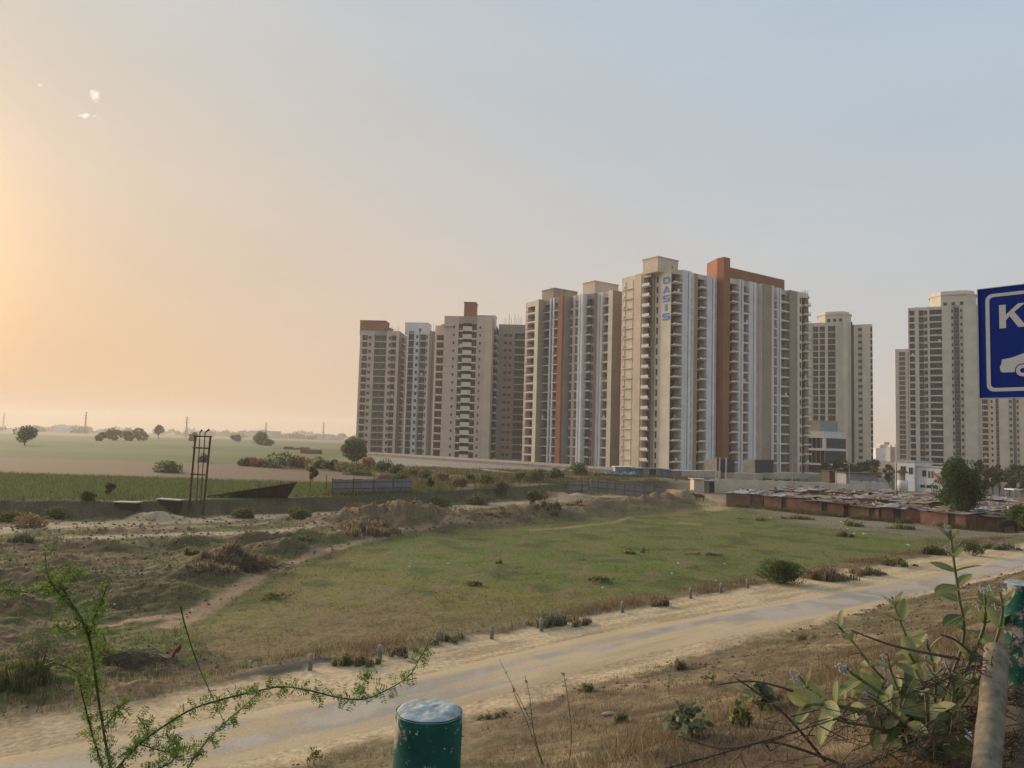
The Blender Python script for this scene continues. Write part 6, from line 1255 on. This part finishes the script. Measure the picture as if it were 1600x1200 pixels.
for i in range(16):
    v = Vector((q.gauss(0, 1), q.gauss(0, 1), q.gauss(.3, .8))).normalized() * q.uniform(.012, .028); b.tube([(0, 0, -.012), tuple(v)], .0012, 3)
    for a in range(4): w_ = Vector((math.cos(a * 1.571), math.sin(a * 1.571), .5)) * .008; b.poly([v, v + w_ + Vector((0, 0, .002)), v + w_.cross(Vector((0, 0, 1))) * .5 + w_ * .6 + Vector((0, 0, .004))]); 
    b.box(v.x - .0035, v.x + .0035, v.y - .0035, v.y + .0035, v.z - .002, v.z + .005)
FM = b.mesh('flower_head', FLOW)
def place(r, me, name, p, dirv, up=(0, 0, 1), sc_=1.0):
    d = Vector(dirv).normalized(); u = Vector(up); x = d.cross(u); x = x.normalized() if x.length > 1e-4 else Vector((1, 0, 0)); u = x.cross(d); o = mobj(name, me, r); M = Matrix((x, d, u)).transposed().to_4x4(); M.translation = Vector(p); o.matrix_local = M @ Matrix.Scale(sc_, 4); return o
def smooth(pts, n=6):
    pts = [np.array(p, float) for p in pts]; out = []
    for i in range(len(pts) - 1):
        p0, p1, p2, p3 = pts[max(i - 1, 0)], pts[i], pts[i + 1], pts[min(i + 2, len(pts) - 1)]
        for k in range(n): t = k / n; out.append(.5 * ((2 * p1) + (p2 - p0) * t + (2 * p0 - 5 * p1 + 4 * p2 - p3) * t * t + (3 * p1 - p0 - 3 * p2 + p3) * t ** 3))
    return out + [pts[-1]]
def milkweed(label, stems, seed, base, leafscale=1.0, group=None, name='milkweed_shrub'):
    """stems: (pixel path with depths, leaf pairs, first leaf fraction, flower heads)"""
    r = thing(name, label, 'shrub', base, group=group); q = random.Random(seed); B = np.array(base)
    for path, pairs, f0, heads, sc_ in stems:
        pts = [B + np.array([q.uniform(-.04, .04), q.uniform(-.04, .04), -.05])] + [P(*p) for p in path]; pts = smooth([p - B for p in pts]); n = len(pts); b = MB(); b.tube(pts, [.009 * sc_ * (1 - .65 * i / n) + .002 for i in range(n)], 6); b.build('stem', GSTEM, r)
        L = np.cumsum([0] + [np.linalg.norm(pts[i + 1] - pts[i]) for i in range(n - 1)]); a0 = q.uniform(0, 3)
        for k in range(pairs):
            f = f0 + (1 - f0) * (k + .3) / pairs; s_ = f * L[-1]; i = min(n - 2, int(np.searchsorted(L, s_)) - 1); i = max(i, 0); p = pts[i] + (pts[i + 1] - pts[i]) * ((s_ - L[i]) / (L[i + 1] - L[i] + 1e-9)); t = Vector(pts[i + 1] - pts[i]).normalized()
            sd = t.cross(Vector((.3, 1, .2))).normalized(); sd2 = t.cross(sd); a = a0 + k * 1.571 + q.uniform(-.3, .3); lift = q.uniform(.05, .5) + .7 * (k / max(1, pairs - 1)) ** 3
            for sg in (1, -1):
                d = (sd * math.cos(a) + sd2 * math.sin(a)) * sg + t * lift + Vector((q.uniform(-.15, .15), q.uniform(-.15, .15), q.uniform(-.25, .1))); m = q.choice(LM if k < pairs - 2 else [LM[2], LM[4], LM[0]])
                place(r, m, 'leaf', p, d, (t + Vector((q.uniform(-.3, .3), q.uniform(-.3, .3), .4))), sc_ * leafscale * q.uniform(.75, 1.15) * (1 - .35 * (k / pairs)))
        for _ in range(heads): p = pts[-1] + np.array([q.uniform(-.035, .035), q.uniform(-.03, .03), q.uniform(-.03, .02)]); place(r, FM, 'flower_head', p, (q.uniform(-.3, .3), 1, q.uniform(-.2, .4)), sc_=sc_ * q.uniform(.6, .95))
        if heads and len(path) > 2:
            p = pts[int(n * .78)] + np.array([-.03, 0, .01]); place(r, FM, 'flower_head', p, (0, 1, .2), sc_=sc_ * .8)
    return r
g0 = P(1450, 1215, 4.6); gb = np.array([g0[0], g0[1], Z(g0[0], g0[1])])
milkweed('tall milkweed shrub with broad leaves and white flower heads beside the right post', [
    ([(1470, 1100, 4.5), (1505, 1000, 4.4), (1498, 930, 4.35), (1488, 860, 4.3), (1485, 828, 4.3)], 7, .55, 3, .95), ([(1450, 1090, 4.7), (1432, 1030, 4.7), (1410, 980, 4.7), (1393, 932, 4.7)], 6, .40, 2, .95), ([(1480, 1110, 4.3), (1530, 1000, 4.2), (1540, 960, 4.15), (1538, 925, 4.1)], 5, .5, 2, 1.0),
    ([(1430, 1110, 4.5), (1370, 1050, 4.5), (1330, 1000, 4.6), (1303, 972, 4.6)], 6, .45, 2, .95), ([(1440, 1110, 4.2), (1440, 1060, 4.1), (1420, 1020, 4.0)], 5, .35, 0, 1.3), ([(1420, 1120, 4.2), (1380, 1085, 4.1), (1335, 1055, 4.0), (1322, 1040, 4.0)], 4, .4, 1, 1.25), ([(1460, 1100, 4.4), (1460, 1050, 4.4), (1447, 1000, 4.4)], 5, .4, 2, 1.0),
    ([(1400, 1120, 4.3), (1330, 1110, 4.3), (1275, 1085, 4.3), (1248, 1055, 4.3)], 5, .5, 3, 1.0), ([(1390, 1125, 4.1), (1320, 1105, 4.1), (1270, 1100, 4.0), (1250, 1112, 4.0)], 4, .72, 0, 1.3), ([(1480, 1120, 4.3), (1510, 1060, 4.3), (1520, 1010, 4.3)], 5, .3, 1, .95), ([(1400, 1130, 4.4), (1370, 1100, 4.4), (1385, 1060, 4.4)], 4, .4, 1, 1.0), ([(1490, 1120, 4.2), (1545, 1030, 4.1), (1566, 960, 4.0), (1562, 925, 4.0)], 5, .55, 2, 1.0), ([(1450, 1130, 4.0), (1445, 1080, 3.9), (1430, 1045, 3.85)], 5, .3, 0, 1.1), ([(1410, 1130, 4.1), (1370, 1095, 4.0), (1350, 1085, 4.0)], 5, .3, 1, 1.0), ([(1480, 1130, 4.1), (1490, 1075, 4.0), (1480, 1040, 4.0)], 5, .3, 1, 1.0), ([(1380, 1140, 4.2), (1310, 1125, 4.2), (1290, 1100, 4.2)], 5, .4, 1, .95), ([(1440, 1140, 4.2), (1400, 1070, 4.2), (1385, 1020, 4.2)], 5, .4, 1, .9)], 5, gb, 1.6)
# smaller milkweeds and stalks lower on the bank
for i, (x, y, dep, lab, st_) in enumerate(((885, 1200, 9.5, 'bare-stemmed weed with two leaf pairs at the tip, centre of the bank', [([(893, 1150, 9.5), (887, 1090, 9.5), (880, 1050, 9.5)], 3, .82, 0, .9)]), (850, 1205, 9.0, 'tall dry stalk with small leaves leaning left on the bank', [([(830, 1130, 9), (800, 1070, 9), (780, 1030, 9)], 2, .6, 0, .5), ([(835, 1150, 9), (828, 1090, 9), (820, 1055, 9)], 4, .5, 0, .8), ([(820, 1120, 9), (806, 1090, 9), (800, 1070, 9)], 4, .5, 0, .8)]))):
    g = T(x, 1195); milkweed(lab, [([(a, c, g[1]) for a, c, e in s_[0]],) + s_[1:] for s_ in st_], 20 + i, g, 1.2, name='weed')
for i, (x, y, w, h, lab) in enumerate(((965, 1130, 46, 40, 'pale leafed weed below the largest stone'), (1045, 1085, 22, 50, 'upright pale weed with round leaves on the mid bank'), (1075, 1150, 60, 46, 'spreading pale weed left of the milkweed'), (1155, 1135, 54, 50, 'pale flowering weed on the right of the bank'), (1110, 1075, 26, 30, 'small green weed near the sand edge'), (915, 1080, 40, 22, 'low green weed at the road edge of the bank'), (1060, 1045, 40, 24, 'dry weed sticking out over the sand'), (1255, 1000, 40, 20, 'dry weed at the road edge near the asphalt'), (770, 1120, 40, 18, 'low weed right of the nearest green post'), (490, 1196, 20, 26, 'small weed at the bottom edge left of the green post'), (1190, 1110, 60, 40, 'straggling pale weed near the milkweed'), (1350, 985, 30, 24, 'small weed between road and milkweed'))):
    g = T(x, min(y, 1196)); s_ = g[1] / FPX
    if 'dry' in lab or 'low' in lab: tuft('weed', lab, g, w * s_, h * s_ * 1.2, LG['dry' if 'dry' in lab else 'olive'], 420, 700 + i, 'weeds on the near bank', .008, 'weed')
    else: sprig('weed', lab, g, w * s_ * 1.3, h * s_ * 1.1, 'mid' if 'green' in lab else 'pale', 12 if w < 45 else 26, .045, 700 + i, 'weeds on the near bank')
# bare arching twigs in front of the milkweed
r = thing('dry_branch', 'bare dry branches arching over the bank at the left of the milkweed', 'branch', T(1290, 1190))
for path in (([(1500, 1030, 3.9), (1400, 1010, 4.0), (1330, 985, 4.1)]), ([(1290, 1190, 4.3), (1230, 1120, 4.3), (1180, 1080, 4.3), (1150, 1060, 4.3)]), ([(1330, 1130, 4.3), (1250, 1085, 4.3), (1180, 1065, 4.4), (1120, 1070, 4.4)]), ([(1560, 1062, 3.9), (1500, 1005, 3.9), (1470, 992, 3.9)]), ([(1330, 1200, 4.2), (1210, 1160, 4.3), (1130, 1170, 4.3), (1060, 1150, 4.4)])):
    b = MB(); pts = smooth([P(*p) - np.array(r.location) for p in path]); b.tube(pts, [.008 * (1 - .7 * i / len(pts)) + .001 for i in range(len(pts))], 5); b.build('twig', TWIG, r)
b = MB(); q = random.Random(31)
for i in range(120):
    p = P(q.uniform(1180, 1580), q.uniform(1080, 1230), q.uniform(3.5, 4.6)) - np.array(r.location); a = q.uniform(-.6, .9); l = q.uniform(.08, .3); e = np.array([math.cos(a) * l, q.uniform(-.1, .1), math.sin(a) * l * .6]); b.tube([p, p + e * .5 + np.array([0, 0, q.uniform(-.02, .03)]), p + e], [.0028, .0022, .001], 3, cap=False)
tag(b.build('dead_twigs', VINE, r), kind='stuff')
# plastic bag caught in the grass
g = P(1494, 1148, 4.4); b = MB(); q = random.Random(14); bm = bmesh.new(); bmesh.ops.create_icosphere(bm, subdivisions=3, radius=1)
for v in bm.verts:
    k = float(fbm(np.array([v.co.x * 2 + 5]), np.array([v.co.y * 2 + v.co.z * 3]), .6, 4, 3, .7)[0]); v.co *= .65 + .7 * k; v.co = Vector((v.co.x * .085, v.co.y * .05, v.co.z * .040))
me = bpy.data.meshes.new('plastic_bag'); bm.to_mesh(me); bm.free(); me.materials.append(mat('bag_plastic', (.72, .71, .70), .35, scale=30, var=.2, spec=.5)); o = mobj('plastic_bag', me, None, g); tag(o, 'crumpled white plastic bag caught under the milkweed', 'bag')
# thorny acacia reaching in from lower left
ACL = leafmat('acacia_leaflet', (.09, .135, .032), .45, .35, .25); ACS = mat('acacia_stem', (.085, .075, .045), .85, scale=20, var=.4)
base = np.array([-1.48, 2.75, 0]); base[2] = Z(base[0], base[1]); r = thing('acacia_shrub', 'thorny green acacia with thin arching branches at lower left', 'shrub', base)
D_ = 2.7
AC = [([(178, 1225), (165, 1160), (155, 1100), (148, 1050), (140, 1000), (128, 970), (110, 940), (90, 915), (50, 925), (0, 922), (-40, 930)], .007, 1.0), ([(168, 1225), (145, 1150), (132, 1100), (122, 1060)], .006, 1.0), ([(137, 1000), (148, 965), (160, 935), (168, 915)], .004, .9), ([(128, 965), (95, 930), (75, 900), (70, 860)], .004, .7),
      ([(180, 1205), (215, 1165), (255, 1135), (300, 1108), (350, 1092), (400, 1080), (440, 1073), (480, 1078), (530, 1090), (570, 1092), (610, 1075), (640, 1055), (655, 1030), (668, 1008)], .006, .8), ([(285, 1215), (310, 1175), (345, 1135), (380, 1105), (402, 1083)], .004, .8), ([(282, 948), (293, 990), (310, 1040), (330, 1085), (342, 1110), (350, 1130)], .0028, .5), ([(190, 1180), (230, 1150), (215, 1120)], .004, 1.3), ([(552, 1085), (568, 1068), (578, 1055)], .0022, .8),
      ([(150, 1070), (110, 1045), (80, 1035)], .003, .8), ([(200, 1215), (250, 1200), (275, 1180), (262, 1150)], .004, 1.2), ([(160, 1140), (185, 1110), (200, 1095)], .003, 1.0), ([(210, 1160), (265, 1175), (300, 1165)], .003, 1.2), ([(130, 970), (105, 985), (85, 975)], .003, .9), ([(95, 915), (110, 890), (125, 905)], .003, .9), ([(145, 1030), (165, 1010), (160, 990)], .003, .8)]
C, OR = [], []; q = np.random.default_rng(5)
for i, (path, rad_, dens) in enumerate(AC):
    dd = D_ + (.12 * math.sin(i * 2.2)); pts = smooth([P(x, y, dd + .1 * math.sin(k * .9 + i)) - base for k, (x, y) in enumerate(path)])
    if i in (0, 1, 4, 5, 10): pts = [np.array([q.uniform(-.05, .05), 0, -.05])] + pts if path[0][1] > 1200 else [pts[0] * .3] + pts
    b = MB(); n = len(pts); b.tube(pts, [rad_ * .62 * (1 - .75 * k / n) + .0007 for k in range(n)], 5); b.build('branch', ACS, r)
    L = np.cumsum([0] + [np.linalg.norm(pts[k + 1] - pts[k]) for k in range(n - 1)]); s_ = .12 if len(pts) > 20 else .02
    while s_ < L[-1]:
        k = max(0, min(n - 2, int(np.searchsorted(L, s_)) - 1)); p = pts[k] + (pts[k + 1] - pts[k]) * ((s_ - L[k]) / (L[k + 1] - L[k] + 1e-9))
        for _ in range(2 if dens > .6 else 1):                          # one feathery leaf: a rib with paired leaflets
            v = q.normal(size=3); v /= np.linalg.norm(v); ln = q.uniform(.028, .05)
            sdv = np.cross(v, q.normal(size=3)); sdv /= np.linalg.norm(sdv)
            for j in range(5):
                for sg in (1, -1): C.append(p + v * ln * (j + 1) / 5 + sdv * sg * .0055); OR.append((sdv * sg + v * .35, np.cross(v, sdv)))
        s_ += q.uniform(.008, .017) / dens
C = np.array(C); A = np.array([o[0] for o in OR]); B = np.cross(A, np.array([o[1] for o in OR]) + q.normal(size=C.shape) * .5); A /= np.linalg.norm(A, axis=1)[:, None]; B /= np.linalg.norm(B, axis=1)[:, None]; sz = q.uniform(.7, 1.3, len(C))[:, None]; a, bb = A * .0068 * sz, B * .0027 * sz
o = mobj('leaflets', np_mesh('leaflets', np.stack([C - a, C + bb, C + a, C - bb], 1).reshape(-1, 3), np.arange(4 * len(C)).reshape(-1, 4), ACL), r); tag(o, kind='stuff')
